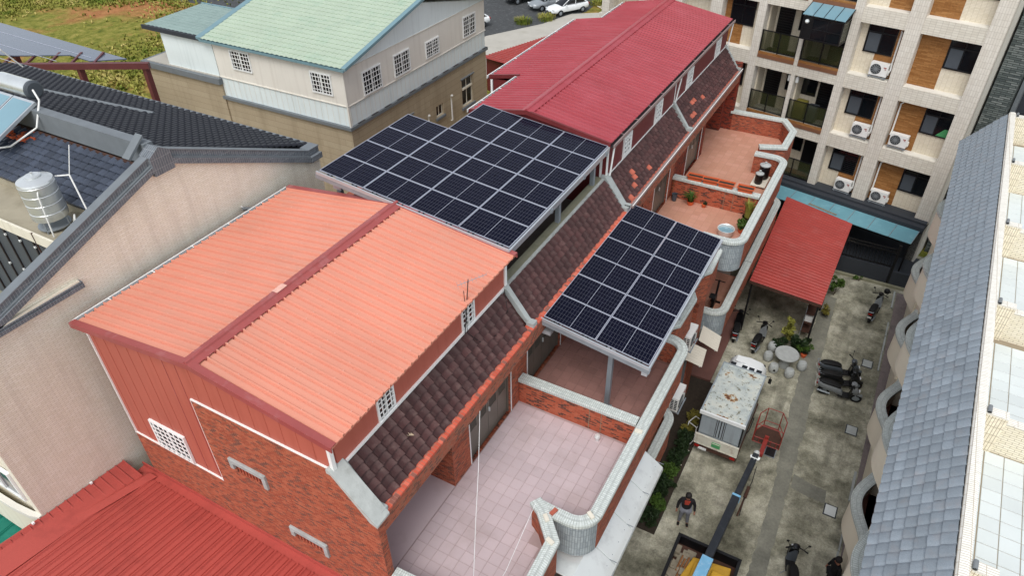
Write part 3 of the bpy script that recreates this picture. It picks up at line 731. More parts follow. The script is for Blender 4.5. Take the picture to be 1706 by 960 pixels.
b = MB(); gwall(b, (-7.40, 6.02, 10.06), Y3, X3, 6.66, 1.03, .08, [(1.3, 1.9, .12, .82), (4.55, 5.1, .12, .82)]); fwall = b.o('front_panel', 'wall_orange', LO)
for yy in (7.32, 10.57): window(fwall, (-7.42, yy, 10.18), Y3, X3, .58, .7, 4, 5, fr=.06, bar=.03, proud=.05)
MB().prism([(-14.54, 12.6, 8.8), (-14.54, 12.6, 11.02), (RX, 12.6, 11.55), (-7.42, 12.6, 11.12), (-7.42, 12.6, 8.8)], (0, .1, 0)).o('back_panel', 'wall_darkred', LO)
t = MB(); t.box(-14.58, -11.38, 5.865, 5.9, 7.42, 7.455).box(-11.405, -11.37, 5.865, 5.9, 7.456, 10.225).box(-11.40, -7.38, 5.865, 5.9, 10.226, 10.262).box(-14.57, -14.535, 5.865, 5.9, 7.456, 11.0)
t.box(-7.44, -7.36, 5.86, 5.95, 10.271, 11.1).box(-7.4, -7.35, 5.96, 12.7, 10.161, 10.22).box(-7.42, -7.36, 12.62, 12.72, 10.23, 11.08); t.o('corner_trim', 'white_trim', LO)
window(LO, (-13.6, 5.9, 7.47), X3, -Y3, 1.24, .98, 7, 6, fr=.06, bar=.04, proud=.06)
ribs((LXE, Y0, LZE), (0, Y1-Y0, 0), (RX-LXE, 0, RZ-LZE), .245, .055, .042).o('roof_slope', 'roof_orange', LO, solid=.05)
ribs((RX, Y0, RZ), (0, Y1-Y0, 0), (RXE-RX, 0, RZE-RZ), .245, .055, .042).o('roof_slope', 'roof_orange', LO, solid=.05)
def ridge_cap(parent, x, z, y0, y1, wl, wr, sl, sr, m):
    b = MB(); n = int((y1-y0)/.2)
    b.prism([(x-wl, y0, z-sl*wl+.045), (x-.05, y0, z+.06), (x-.03, y0, z+.10), (x+.03, y0, z+.10), (x+.05, y0, z+.06), (x+wr, y0, z-sr*wr+.045), (x+wr, y0, z-sr*wr+.03), (x, y0, z+.03), (x-wl, y0, z-sl*wl+.03)], (0, y1-y0, 0))
    for k in range(n):
        yy = y0+.06+k*.245
        if yy > y1-.1: break
        b.box(x+wr-.004, x+wr+.012, yy, yy+.12, z-sr*wr-.005, z-sr*wr+.04); b.box(x-wl-.012, x-wl+.004, yy, yy+.12, z-sl*wl-.005, z-sl*wl+.04)
    return b.o('ridge_cap', m, parent)
ridge_cap(LO, RX, RZ, Y0-.01, Y1+.01, .19, .19, .1375, .126, 'flashing_red')
def rake(parent, pts, y, d, m, w_=.13):
    for (x0, z0), (x1, z1) in zip(pts, pts[1:]):
        b = MB(); b.prism([(x0, y, z0-.09), (x1, y, z1-.09), (x1, y, z1+.055), (x0, y, z0+.055)], (0, .025*d, 0))
        b.prism([(x0, y+.026*d, z0+.04), (x1, y+.026*d, z1+.04), (x1, y+.026*d, z1+.056), (x0, y+.026*d, z0+.056)], (0, w_*d, 0)); b.o('rake_flashing', m, parent)
rake(LO, [(LXE-.03, LZE), (RX, RZ), (RXE+.03, RZE)], Y0-.03, 1, 'flashing_red')
rake(LO, [(LXE-.03, LZE), (RX, RZ), (RXE+.03, RZE)], Y1+.03, -1, 'flashing_red')
def gutter(parent, x, y0, y1, z, d, edge='white_trim'):
    b = MB(); b.box(min(x, x+.13*d), max(x, x+.13*d), y0, y1, z-.1, z-.085).box(min(x, x+.015*d), max(x, x+.015*d), y0, y1, z-.084, z-.01); g = b.o('gutter', 'gutter_dark', parent)
    MB().box(min(x+.115*d, x+.145*d), max(x+.115*d, x+.145*d), y0, y1, z-.11, z+.0).o('gutter_lip', edge, g)
    e = MB(); yy = y0+.9
    while yy < y1: e.box(min(x, x+.12*d), max(x, x+.12*d), yy, yy+.03, z-.012, z-.004); yy += 1.25
    e.o('gutter_strap', edge, g)
gutter(LO, LXE+.0, Y0+.12, Y1-.02, LZE-.01, -1)
MB().box(-10.92, -10.76, 8.3, 8.62, 11.742, 11.746).o('sealant_patch', 'roof_patch', LO)
sc = MB()
for (xa, za, xb, zb_) in ((LXE, LZE, RX, RZ), (RX, RZ, RXE, RZE)):
    for f in (.06, .28, .5, .72, .94):
        x, z = xa+(xb-xa)*f, za+(zb_-za)*f
        for k in range(28):
            if random.random() < .8: sc.lathe((x+random.gauss(0, .01), Y0+.13+k*.2529*.97, z+.034), [(.014, 0), (.012, .008)], 5)
stuff(sc.o('roof_screws', 'roof_patch', LO))
# antenna
AN = thing('tv_antenna', 'small television aerial on a thin mast at the salmon roof edge', 'antenna', (-7.3, 10.9, 10.2))
b = MB(); b.tube((-7.3, 10.55, 10.2), (-7.25, 10.75, 11.75), .012).o('mast', 'gutter_dark', AN)
b = MB(); b.tube((-7.45, 10.6, 11.6), (-7.0, 11.15, 11.72), .008, 6)
for k in range(9):
    p = V((-7.45, 10.6, 11.6)).lerp(V((-7.0, 11.15, 11.72)), k/8); l_ = .13-.008*k; d = V((.68, -.73, 0)); b.tube(p-d*l_, p+d*l_, .004, 5)
b.o('boom', 'steel_grey', AN)
b = MB(); b.path([(-7.29, 10.6, 11.5), (-7.27, 10.62, 10.2), (-7.1, 10.9, 9.76), (-6.95, 11.6, 9.56), (-7.05, 12.2, 9.70), (-7.33, 12.5, 10.3)], .008, 5); b.o('cable', 'black_rubber', AN)
# ---------------------------------------------------------------- red metal loft on houses 3 and 4
LR = thing('metal_loft', 'long crimson ribbed metal loft behind the upper solar array', 'loft', (-10, 26, 8.8))
YF, YB = 19.32, 33.5; rx, rz, re, rez = -10.3, 11.86, -7.32, 11.37; sl_ = (rz-11.22)/3.5
b = MB(); gwall(b, (-7.40, YF+.1, 10.06), Y3, X3, YB-YF-.2, 1.26, .08, [(y0-YF-.1, y0-YF+.6, .12, .88) for y0 in (20.72, 23.8, 27.5, 31.5)]); rw = b.o('front_panel', 'wall_darkred', LR)
for y0 in (20.72, 23.8, 27.5, 31.5): window(rw, (-7.42, y0, 10.18), Y3, X3, .72, .78, 4, 5, fr=.1, bar=.06, proud=.07)
b = MB(); b.prism([(-7.42, YF+.02, 8.8), (-7.42, YF+.02, 11.3), (rx, YF+.02, 11.78), (-12.4, YF+.02, 11.36), (-12.4, YF+.02, 8.8)], (0, .1, 0)); b.o('front_gable', 'wall_darkred', LR)
b = MB(); b.prism([(-7.42, YB-.1, 8.8), (-7.42, YB-.1, 11.3), (rx, YB-.1, 11.78), (-12.4, YB-.1, 11.36), (-12.4, YB-.1, 8.8)], (0, .1, 0)); b.o('back_gable', 'wall_darkred', LR)
b = MB(); b.box(-12.42, -12.36, YF+.1, YB-.1, 8.8, 11.36).box(-13.72, -13.66, 22.9, 30.75, 6.2, 11.12).box(-13.66, -12.42, 22.85, 22.93, 6.2, 11.15).box(-13.66, -12.42, 30.7, 30.78, 6.2, 11.2); b.o('rear_panel', 'wall_darkred', LR)
ribs((rx, YF-.05, rz), (0, YB-YF+.1, 0), (re-rx, 0, rez-rz), .235, .085, .034).o('roof_slope', 'roof_red', LR, solid=.05)
ribs((rx, YF-.05, rz), (0, YB-YF+.1, 0), (-12.5-rx, 0, -(rx+12.5)*sl_), .235, .085, .034).o('roof_slope', 'roof_red', LR, solid=.05)
zz = rz-(rx+12.5)*sl_
ribs((-12.5, 22.82, zz-.002), (0, 7.96, 0), (-1.3, 0, -1.3*sl_), .235, .085, .034).o('roof_slope', 'roof_red', LR, solid=.05)
ridge_cap(LR, rx, rz, YF-.06, YB+.06, .22, .22, sl_, .164, 'roof_red')
rake(LR, [(rx, rz), (re+.03, rez)], YF-.08, 1, 'wall_darkred', .05); rake(LR, [(-12.52, zz), (rx, rz)], YF-.08, 1, 'wall_darkred', .05)
rake(LR, [(-13.82, zz-1.3*sl_), (-12.5, zz)], 22.80, 1, 'wall_darkred', .04)
gutter(LR, re, YF-.02, YB, rez-.01, 1, 'gutter_grey'); gutter(LR, -12.5, YF, 22.75, zz-.01, -1); gutter(LR, -13.8, 22.84, 30.76, zz-1.3*sl_-.01, -1); gutter(LR, -12.5, 30.84, YB, zz-.01, -1)
t = MB(); t.box(-7.41, -7.36, YF+.0, YF+.06, 10.2, 11.3).box(-7.39, -7.36, YF+.11, YB-.1, 10.161, 10.185).box(-7.39, -7.36, 26.0, 26.03, 10.21, 11.28).box(-7.62, -7.55, YF-.02, YF+.02, 9.1, 11.25).box(-13.76, -13.68, 22.8, 22.86, 6.3, 11.1); t.o('corner_trim', 'white_trim', LR)
t = MB(); t.tube((-7.22, YF+.12, 11.25), (-7.3, YF+.12, 10.2), .03, 8).tube((-7.22, 26.1, 11.25), (-7.34, 26.1, 10.2), .03).tube((-7.22, YB-.15, 11.25), (-7.3, YB-.15, 10.2), .03); t.o('downpipe', 'white_trim', LR)
b = MB().box(-6.55, -6.44, 19.5, 33.4, 9.2, 9.215).box(-6.445, -6.42, 19.5, 33.4, 9.14, 9.25); b.o('eave_gutter', 'gutter_grey', LR); MB().box(-6.447, -6.418, 19.5, 33.4, 9.251, 9.262).o('gutter_lip', 'white_trim', LR)
# ---------------------------------------------------------------- solar arrays
def array(label, x0, z0, x1, z1, y0, ncol, nrow, rh, missing=lambda c, r: False):
    T = thing('solar_canopy', label, 'solar array', ((x0+x1)/2, y0+3, z0-2.5))
    A = V((x1-x0, 0, z1-z0)); L = A.length; a = A/L; N = a.cross(Y3); cw = L/ncol; g = .014
    pw, ph = cw-g, rh-g; f = .017
    fm = MB(); d = .035
    fm.box(0, pw, 0, f, 0, d).box(0, pw, ph-f, ph, 0, d).box(0, f, f, ph-f, 0, d).box(pw-f, pw, f, ph-f, 0, d); fm.box(pw/2-.006, pw/2+.006, f, ph-f, d-.012, d-.005)
    fme = fm.mesh('frame', 'solar_frame')
    gm = MB(); gm.add([(f, f, d-.008), (pw-f, f, d-.008), (pw-f, ph-f, d-.008), (f, ph-f, d-.008)], [(0, 1, 2, 3)], [[(0, 0), (1.5, 0), (1.5, 1.0464), (0, 1.0464)]]); gm.add([(f, f, 0), (pw-f, f, 0), (pw-f, ph-f, 0), (f, ph-f, 0)], [(3, 2, 1, 0)])
    gme = gm.mesh('glass', 'solar_cell')
    for c in range(ncol):
        for r in range(nrow):
            if missing(c, r): continue
            M = frame_m(V((x0, y0, z0))+a*(c*cw+g/2)+Y3*(r*rh+g/2)+N*random.uniform(0, .003), a, Y3, N)
            p = inst(fme, 'solar_panel', T, M); inst(gme, 'glass', p, Matrix.Identity(4))
    def at(u, v, h=0): return V((x0, y0, z0))+a*u+Y3*v+N*h
    for c in range(ncol):                                          # rails under the panels, along Y
        rr = sum(1 for r in range(nrow) if not missing(c, r))
        for q in (.22, .78):
            MB().ob(at(c*cw+cw*q-.025, -.06, -.075), a*.05, Y3*(rr*rh+.12), N*.07).o('rail', 'alu', T)
            MB().lathe(at(c*cw+cw*q, -.03, .0), [(.03, 0), (.03, .035)], 8).o('end_clamp', 'black_rubber', T)
            MB().lathe(at(c*cw+cw*q+.13, -.02, .0), [(.026, 0), (.026, .03)], 8).o('end_clamp', 'black_rubber', T)
    for v in (-.09, nrow*rh*.36, nrow*rh*.7, nrow*rh-.25):         # beams across
        u0 = cw*.0 if v < 4*rh or not missing(0, nrow-1) else cw
        MB().ob(at(u0-.08, v, -.21), a*(L-u0+.16), Y3*.09, N*.13).o('beam', 'steel_grey', T)
    MB().ob(at(-.04, -.10, -.07), a*(L+.08), Y3*.035, N*.1).o('front_trim', 'alu', T)
    MB().ob(at(L+.004, -.08, -.2), a*.05, Y3*(nrow*rh+.1), N*.2).o('side_trim', 'alu', T)
    MB().box(at(L, 0, 0).x-.16, at(L, 0, 0).x+.0, y0-.06, y0+.02, at(L, 0, 0).z-.34, at(L, 0, 0).z-.22).o('beam_end', 'alu', T)
    return T, at
def post(T, x, y, z0, z1, w_=.13):
    b = MB(); b.box(x-w_/2, x+w_/2, y-w_/2, y+w_/2, z0, z1); p = b.o('post', 'steel_grey', T)
    MB().box(x-w_*.95, x+w_*.95, y-w_*.95, y+w_*.95, z0, z0+.02).o('base_plate', 'steel_grey', p)
    MB().box(x-w_*1.1, x+w_*1.1, y-w_*.9, y+w_*.9, z1, z1+.03).box(x-w_*1.05, x+w_*1.05, y-w_*.85, y-w_*.72, z1-.22, z1).o('head_plate', 'alu', p)
UA, at = array('larger stepped solar array on posts between the salmon and crimson lofts', -13.45, 11.97, -7.34, 11.31, 12.83, 4, 6, 1.064, lambda c, r: c == 0 and r > 3)
for x, y in ((-13.0, 13.05), (-7.75, 13.0), (-7.6, 16.2), (-7.6, 18.7), (-13.0, 16.5), (-11.6, 18.8)):
    post(UA, x, y, 9.0, 11.97-(x+13.45)*.108-.26)
LA, at = array('smaller twelve panel solar array standing over the brick terrace', -6.50, 9.14, -3.45, 8.70, 13.16, 2, 6, 1.098)
for x, y, zb in ((-4.61, 13.55, TZ), (-4.5, 18.4, TZ), (-6.3, 16.0, TZ), (-6.3, 18.9, TZ)):
    post(LA, x, y, zb, 9.14-(x+6.5)*.144-.25)
MB().box(-6.75, -6.3, 13.2, 13.4, 8.5, 8.62).o('bracket', 'alu', LA)
# ---------------------------------------------------------------- low red roof against the end wall (lower left)
RH = thing('lean_to_roof', 'brick red ribbed metal roof beside the brick end wall', 'roof', (-11, 3, 0))
z_ = lambda y: 5.86+.12*(5.8-y)
b = ribs((-15.2, 5.62, z_(5.62)), (12.0, 0, 0), (0, -7.2, .12*7.2), .235, .07, .032); b.o('roof_slope', 'roof_brickred', RH, solid=.02)
MB().box(-15.0, -3.6, 5.60, 5.85, 5.80, 5.86).box(-15.0, -3.6, 5.83, 5.857, 5.861, 6.0).o('wall_flashing', 'roof_brickred', RH)
b = MB(); p0, p1 = V((-14.52, 5.7, z_(5.7)+.02)), V((-15.14, 1.9, z_(1.9)+.02)); d = (p1-p0); s_ = V((.2, .03, 0)); b.prism([p0-s_, p1-s_, p1+V((0, 0, .07)), p0+V((0, 0, .07))], (0, 0, .015)).prism([p0+s_, p1+s_, p1+V((0, 0, .07)), p0+V((0, 0, .07))], (0, 0, .015)); b.o('hip_cap', 'roof_brickred', RH)
b = MB()
for k in range(16):
    y = 5.55-.23*k; xr = -14.6-.163*(5.7-y); z0 = z_(y)+.05
    b.ob((-15.28, y, z0+.26), (xr+15.28, 0, -.26), (0, -.215, .025), (0, 0, .012)); b.ob((-15.28, y-.008, z0+.275), (xr+15.28, 0, -.26), (0, -.03, .0), (0, 0, .03))
b.ob((-15.28, 5.56, z_(5.56)+.29), (.7, 0, -.27), (-.1, -3.7, .44), (0, 0, .012)); b.o('side_strip', 'roof_brickred', RH)
b = MB(); b.box(-15.0, -3.6, -1.2, 5.6, 0, 4.6).o('wall', 'brick_wall', RH)
for y in (4.6, 3.1): MB().cbox((-15.24, y, z_(y)+.36), .06, .06, .05).o('clip', 'white_trim', RH)
# ---------------------------------------------------------------- beige gable building (left)
GX = -15.3
BG = thing('gable_building', 'tall beige tiled building with dark slate gable roof', 'building', (-20, 9, 0))
b = MB(); b.prism([(GX, 3.35, 0), (GX, 14.7, 0), (GX, 14.7, 11.05), (GX, 9.48, 13.3), (GX, 3.35, 11.18)], (-.25, 0, 0)); b.o('gable_wall', 'beige_tile', BG)
MB().box(-30, GX-.25, 14.4, 14.7, 0, 11.0).o('rear_wall', 'beige_tile', BG)
b = MB(); b.box(-26, GX-.25, 3.4, 3.6, 0, 9.2); b.o('front_wall', 'cream_render', BG)
def gable_cap(pts, w0, h0, m, name):
    for (y0, z0), (y1, z1) in zip(pts, pts[1:]):
        for (dz0, dz1, dx0, dx1, mm, nm) in ((.04, .2, -.25, .1, 'slate_rib', 'coping_band'), (.2, .24, -.25, .06, 'slate_cap', 'coping_ledge'), (.24, .4, -.22, -.0, 'slate_rib', 'coping_upper'), (.4, .43, -.24, .015, 'slate_cap', 'coping_top')):
            MB().prism([(GX+dx0, y0, z0+dz0), (GX+dx0, y1, z1+dz0), (GX+dx0, y1, z1+dz1), (GX+dx0, y0, z0+dz1)], (dx1-dx0, 0, 0)).o(nm, mm, BG)
gable_cap([(2.6, 10.91), (9.2, 13.17)], 0, 0, '', ''); gable_cap([(9.75, 13.17), (14.3, 11.08)], 0, 0, '', '')
for nm, mm, dz0, dz1, dx1 in (('coping_band', 'slate_rib', .04, .22, .12), ('coping_upper', 'slate_rib', .24, .4, .0), ('coping_top', 'slate_cap', .4, .44, .03)):
    MB().box(GX-.34, GX+dx1, 14.3, 14.75, 11.08+dz0, 11.08+dz1).o(nm, mm, BG)
b = MB(); b.prism([(GX+.105, 9.18, 13.1), (GX+.105, 9.77, 13.1), (GX+.105, 9.77, 13.6), (GX+.105, 9.48, 13.78), (GX+.105, 9.18, 13.6)], (-.4, 0, 0)); b.o('peak_block', 'slate_rib', BG)
b = MB(); b.prism([(GX-.38, 9.0, 13.5), (GX-.38, 9.5, 13.92), (GX-.38, 9.5, 13.98), (GX-.38, 8.95, 13.56)], (-.25, 0, 0)); b.o('peak_tile', 'slate_cap', BG)
MB().box(-21.5, GX-.3, 9.38, 9.64, 13.2, 13.78).o('ridge_beam', 'slate_cap', BG)
MB().box(GX-.02, GX+.14, 3.6, 6.55, 11.5, 11.6).box(GX-.02, GX+.12, 3.6, 6.55, 11.62, 11.66).o('band_ledge', 'slate_rib', BG)
MB().box(GX-.02, GX+.10, 3.6, 6.5, 11.661, 11.7).o('band_top', 'cream_render', BG)
# near slope with single tiles
TS = tile_mesh('slate_tile', 'tile_slate', .27, .2, 'R')
ns = MB().prism([(-23, 9.4, 13.1), (-23, 8.0, 12.44), (-23, 8.0, 12.3), (-23, 9.4, 12.3)], (23+GX-.36, 0, 0)).o('near_slope', 'tile_slate', BG)
tiled(ns, TS, (-21.6, 9.36, 13.11), (21.6+GX-.4, 0, 0), (0, -1.4, -.66), 22, 8, name='slate_tile')
MB().box(-22, GX-.4, 9.3, 9.38, 13.1, 13.16).o('ridge_mortar', 'rust_dark', ns)
# far slope: tiles too small to tell apart, one mesh
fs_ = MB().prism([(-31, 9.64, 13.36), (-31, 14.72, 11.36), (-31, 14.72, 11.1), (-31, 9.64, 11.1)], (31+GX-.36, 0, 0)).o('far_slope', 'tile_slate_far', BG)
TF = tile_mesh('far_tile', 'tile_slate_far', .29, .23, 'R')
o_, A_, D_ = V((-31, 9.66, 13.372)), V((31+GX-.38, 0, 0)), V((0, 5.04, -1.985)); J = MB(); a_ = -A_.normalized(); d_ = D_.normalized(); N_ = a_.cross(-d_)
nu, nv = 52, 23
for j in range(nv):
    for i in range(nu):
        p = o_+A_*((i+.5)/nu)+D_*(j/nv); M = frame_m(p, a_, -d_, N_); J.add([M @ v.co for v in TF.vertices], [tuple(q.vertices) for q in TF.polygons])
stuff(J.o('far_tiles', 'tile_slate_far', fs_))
MB().box(-31, GX-.3, 14.68, 14.8, 11.2, 11.47).o('eave_trim', 'slate_cap', fs_)
k_ = lambda x, y: (x, y, 13.372-(y-9.66)*.394+.06)
MB().tube(k_(-20.6, 13.1), k_(-30.5, 10.6), .09, 8).o('valley_cap', 'slate_cap', fs_)
# flat slab with tank, dark panel wall below
MB().box(-26, GX-.34, 6.85, 8.05, 12.0, 12.16).box(-26, GX-.34, 7.98, 8.06, 12.16, 12.36).o('flat_slab', 'roof_concrete', BG)
MB().box(-26, GX-.34, 6.80, 6.86, 11.95, 12.24).o('slab_edge', 'cream_render', BG)
pw = MB().box(-26, GX-.34, 6.9, 6.94, 9.0, 12.0).o('panel_wall', 'panel_grey', BG)
for k in range(10):
    x = -16.2-k*.62
    MB().box(x-.02, x+.02, 6.86, 6.9, 9.2, 11.95).o('panel_joint', 'gutter_dark', pw)
    for zz in (11.7, 10.6): MB().cbox((x+.02, 6.86, zz), .05, .04, .05).o('panel_clip', 'white_trim', pw)
MB().box(-26, GX-.34, 3.6, 6.9, 8.8, 9.0).o('lower_roof', 'concrete_moss', BG)
MB().path([(-17.1, 6.84, 12.2), (-17.1, 6.8, 12.25), (-17.12, 6.82, 11.4), (-17.2, 6.84, 9.6)], .02, 6).o('rust_pipe', 'rust_dark', pw)
# front face at bottom left: curved ledge under a window
pth = [(GX-.02, 3.34), (-15.6, 3.26), (-16.2, 3.2), (-17, 3.18), (-21, 3.18)]
MB().sweep(pth, [(-.07, 6.35), (-.07, 6.5), (.07, 6.5), (.07, 6.35)]).o('front_ledge', 'cream_plain', BG)
MB().sweep(pth, [(-.05, 5.2), (-.05, 6.35), (.04, 6.35), (.04, 5.2)]).o('ledge_apron', 'cream_render', BG)
MB().box(-20, -15.65, 3.34, 3.36, 6.95, 7.9).o('window_band', 'glass_dark', BG)
t = MB(); t.box(-20, -15.6, 3.3, 3.38, 6.9, 6.96).box(-20, -15.6, 3.3, 3.38, 7.88, 7.95).box(-15.68, -15.6, 3.3, 3.38, 6.96, 7.88)
for k in range(4): t.box(-16.4-k*.75, -16.34-k*.75, 3.3, 3.37, 6.96, 7.88)
t.o('window_frame', 'white_trim', BG)
tl = MB(); tl = ribs((-24, -.4, 4.95), (8.62, 0, 0), (0, 3.55, .15), .5, .06, .03); tag(tl.o('teal_canopy', 'teal_sheet', solid=.02), 'teal green sheet canopy under the beige corner balcony', 'canopy')
# things on that roof
WT = thing('water_tank', 'shiny stainless water tank on legs on the beige rooftop', 'water tank', (-17.0, 7.35, 12.16))
K = .78; c = (-17.0, 7.35, 12.16); b = MB(); pr = [(.50, .42)]
for k in range(4): z0 = .42+k*.3; pr += [(.52, z0+.03), (.52, z0+.25), (.505, z0+.265), (.505, z0+.285), (.52, z0+.3)]
pr += [(.50, 1.68), (.3, 1.76), (.22, 1.78)]; b.lathe(c, [(r*K, h*K) for r, h in pr], 32); b.sm = True; b.o('shell', 'tank_steel', WT)
b = MB(); b.lathe(c, [(.22*K, 1.78*K), (.23*K, 1.82*K), (.18*K, 1.84*K)], 20).lathe(c, [(.03, 1.84*K), (.03, 1.92*K)], 8); b.o('lid', 'tank_steel', WT)
for k in range(4):
    t = k*pi/2+.5; MB().tube((c[0]+.46*K*cos(t), c[1]+.46*K*sin(t), 12.16), (c[0]+.46*K*cos(t), c[1]+.46*K*sin(t), 12.48), .02).o('leg', 'steel_grey', WT)
MB().lathe((c[0], c[1], 12.24), [(.48*K, 0), (.48*K, .03)], 20).o('stand_ring', 'steel_grey', WT)
MB().path([(-16.7, 7.2, 13.38), (-16.62, 7.1, 13.25), (-16.55, 7.0, 12.2)], .018, 8).o('pipe', 'white_plastic', WT)
MB().path([(-16.95, 7.8, 13.35), (-16.6, 7.95, 13.4), (-16.05, 7.75, 12.35)], .02, 8).path([(-16.2, 7.5, 12.25), (-16.3, 7.5, 12.5), (-16.45, 7.6, 12.52), (-16.6, 7.6, 12.3)], .022, 8).path([(-16.75, 8.3, 14.0), (-16.6, 7.95, 13.4)], .01, 6).o('pipe', 'white_plastic', WT)
SH_ = thing('solar_water_heater', 'grey solar water heater with cylinder tank on the slate ridge', 'water heater', (-21, 9.6, 13))
b = MB(); b.lathe((-21.9, 9.85, 14.1), [(.2, 0), (.25, .03), (.25, 1.4), (.2, 1.45)], 24, 'x'); b.sm = True; b.o('cylinder', 'tank_steel', SH_)
MB().lathe((-20.46, 9.85, 14.1), [(.255, -.05), (.255, .02), (.2, .06)], 24, 'x').o('end_cap', 'panel_grey', SH_)
for k in range(2): 
    x0 = -22.0+k*.98; p = MB().ob((x0, 9.6, 13.86), (.94, 0, 0), (0, -1.4, -.6), (0, -.03, .08)).o('collector', 'alu', SH_); MB().ob((x0+.05, 9.5, 13.91), (.84, 0, 0), (0, -1.26, -.54), (0, -.002, .006)).o('glass', 'glass_blueish', p)
MB().path([(-20.2, 9.7, 14.2), (-19.9, 9.6, 14.0), (-19.8, 9.2, 13.4), (-20.3, 8.6, 13.0), (-21.5, 8.2, 12.75)], .025, 8).path([(-20.6, 9.9, 14.7), (-20.5, 9.5, 15.3), (-21.0, 9.4, 15.6)], .02, 6).o('pipe', 'white_plastic', SH_)
b = MB()
for k in range(40): b.cbox((-20.0-random.random()*1.2, 8.9+random.random()*.5, 13.0+random.random()*.12), random.uniform(.06, .2), random.uniform(.05, .12), .06)
tag(b.o('brick_rubble', 'terracotta'), 'small heap of broken bricks under the solar water heater', 'rubble')
cc = thing('security_camera', 'white security camera on the beige gable wall', 'camera', (GX, 11.4, 11.0)); MB().tube((GX, 11.4, 11.05), (GX+.15, 11.4, 11.0), .02).o('arm', 'white_plastic', cc); MB().tube((GX+.12, 11.32, 11.05), (GX+.2, 11.55, 10.95), .05, 10).o('body', 'grey_plastic', cc)
# ---------------------------------------------------------------- solar canopy on maroon steel (far left)
SC = thing('steel_solar_canopy', 'tilted grey solar canopy on maroon steel frame beyond slate roof', 'solar canopy', (-37, 20, 0))
def cz(x, y): return 9.0-.06*(y-20)
quad = [(-52, 22.3), (-34.3, 21.4), (-35.5, 20.2), (-37.2, 20.3), (-39.4, 18.8), (-44, 17.0), (-56, 17.5)]
MB().prism([(x, y, cz(x, y)) for x, y in quad], (0, 0, .05)).o('panel_field', 'solar_far', SC)
b = MB()
for k in range(9): x = -52+k*2.0; b.box(x, x+.03, 17.6, 22.2, 9.2, 9.21)
for k in range(3): y = 18.6+k*1.2; b.ob((-52, y+.3, cz(0, y+.3)+.052), (15, -.6, .036), (0, .03, 0), (0, 0, .006))
for q_ in ((-52, 22.3), ): pass
b = MB()
for k in range(3): y = 18.4+k*1.25; b.ob((-54, y+.35, cz(0, y+.35)+.052), (16.3+k*.9, -.7, .042), (0, .035, 0), (0, 0, .008))
b.o('panel_seam', 'solar_frame', SC)
p0, p1 = V((-41, 17.0, 8.75)), V((-32.7, 21.5, 8.75))
MB().ob(p0, p1-p0, (.12, -.2, 0), (0, 0, .3)).o('beam', 'maroon_steel', SC)
for k in range(6):
    p = p0.lerp(p1, .1+k*.12); MB().ob(p+V((0, 0, .2)), (-.9, 1.2, 0), (.08, .06, 0), (0, 0, .1)).o('purlin', 'maroon_steel', SC)
for p in (p0.lerp(p1, .97), p0.lerp(p1, .62), p0.lerp(p1, .1), V((-46, 22, 8.8))): MB().box(p.x-.13, p.x+.13, p.y-.13, p.y+.13, 0, 8.74).o('column', 'maroon_steel', SC)
# ---------------------------------------------------------------- tan building with pale green roof
TB = thing('tan_building', 'tan tiled building with white clad upper storey and pale green roof', 'building', (-27, 30, 0))
tx, ty0, ty1 = -22.0, 23.53, 36.0
b = MB(); gwall(b, (tx, ty0, 0), Y3, X3, ty1-ty0, 6.9, .25, [(33.2-ty0, 34.4-ty0, 4.28, 5.95), (30.5-ty0, 31.2-ty0, 4.7, 5.35), (27.3-ty0, 28.3-ty0, 4.9, 5.8)])
b.box(-31, tx-.25, ty0, ty0+.25, 0, 6.9).box(-36, tx-.25, ty1-.25, ty1, 0, 6.9); b.o('lower_wall', 'tan_tile', TB)
b = MB(); b.box(-36.0, -30.3, 23.45, 26, 0, 7.65); b.o('annex_wall', 'tan_tile', TB)
MB().box(-36.2, -30.25, 23.3, 26.2, 7.65, 7.95).o('annex_band', 'slate_cap', TB)
MB().box(-35.9, -30.4, 23.5, 26, 7.951, 8.0).o('annex_deck', 'path_concrete', TB)
window(TB, (tx-.12, 33.2, 4.28), Y3, X3, 1.2, 1.67, 0, 0, .08, frame='cream_render', name='window'); MB().box(tx-.1, tx+.01, 33.28, 34.32, 5.3, 5.4).o('transom', 'cream_render', TB)
window(TB, (tx-.12, 30.5, 4.7), Y3, X3, .7, .65, 0, 0, .06, frame='cream_render'); window(TB, (tx-.12, 27.3, 4.9), Y3, X3, 1.0, .9, 0, 0, .06, frame='cream_render')
for y0, y1, z0 in ((33.1, 34.5, 4.28), (30.4, 31.3, 4.7)): MB().box(tx, tx+.1, y0, y1, z0-.16, z0-.02).o('sill', 'slate_cap', TB)
for y0, y1, z0 in ((33.1, 34.5, 5.97), (27.2, 28.4, 5.82)): MB().box(tx, tx+.08, y0, y1, z0, z0+.06).o('window_hood', 'slate_cap', TB)
MB().box(-30.4, tx+.1, 23.40, 36.1, 6.86, 7.02).o('ledge', 'slate_cap', TB)
for k in range(12):
    y = 24+k*1.05; MB().box(tx+.02, tx+.09, y, y+.5, 7.021, 7.05).o('ledge_bracket', 'gutter_dark', TB)
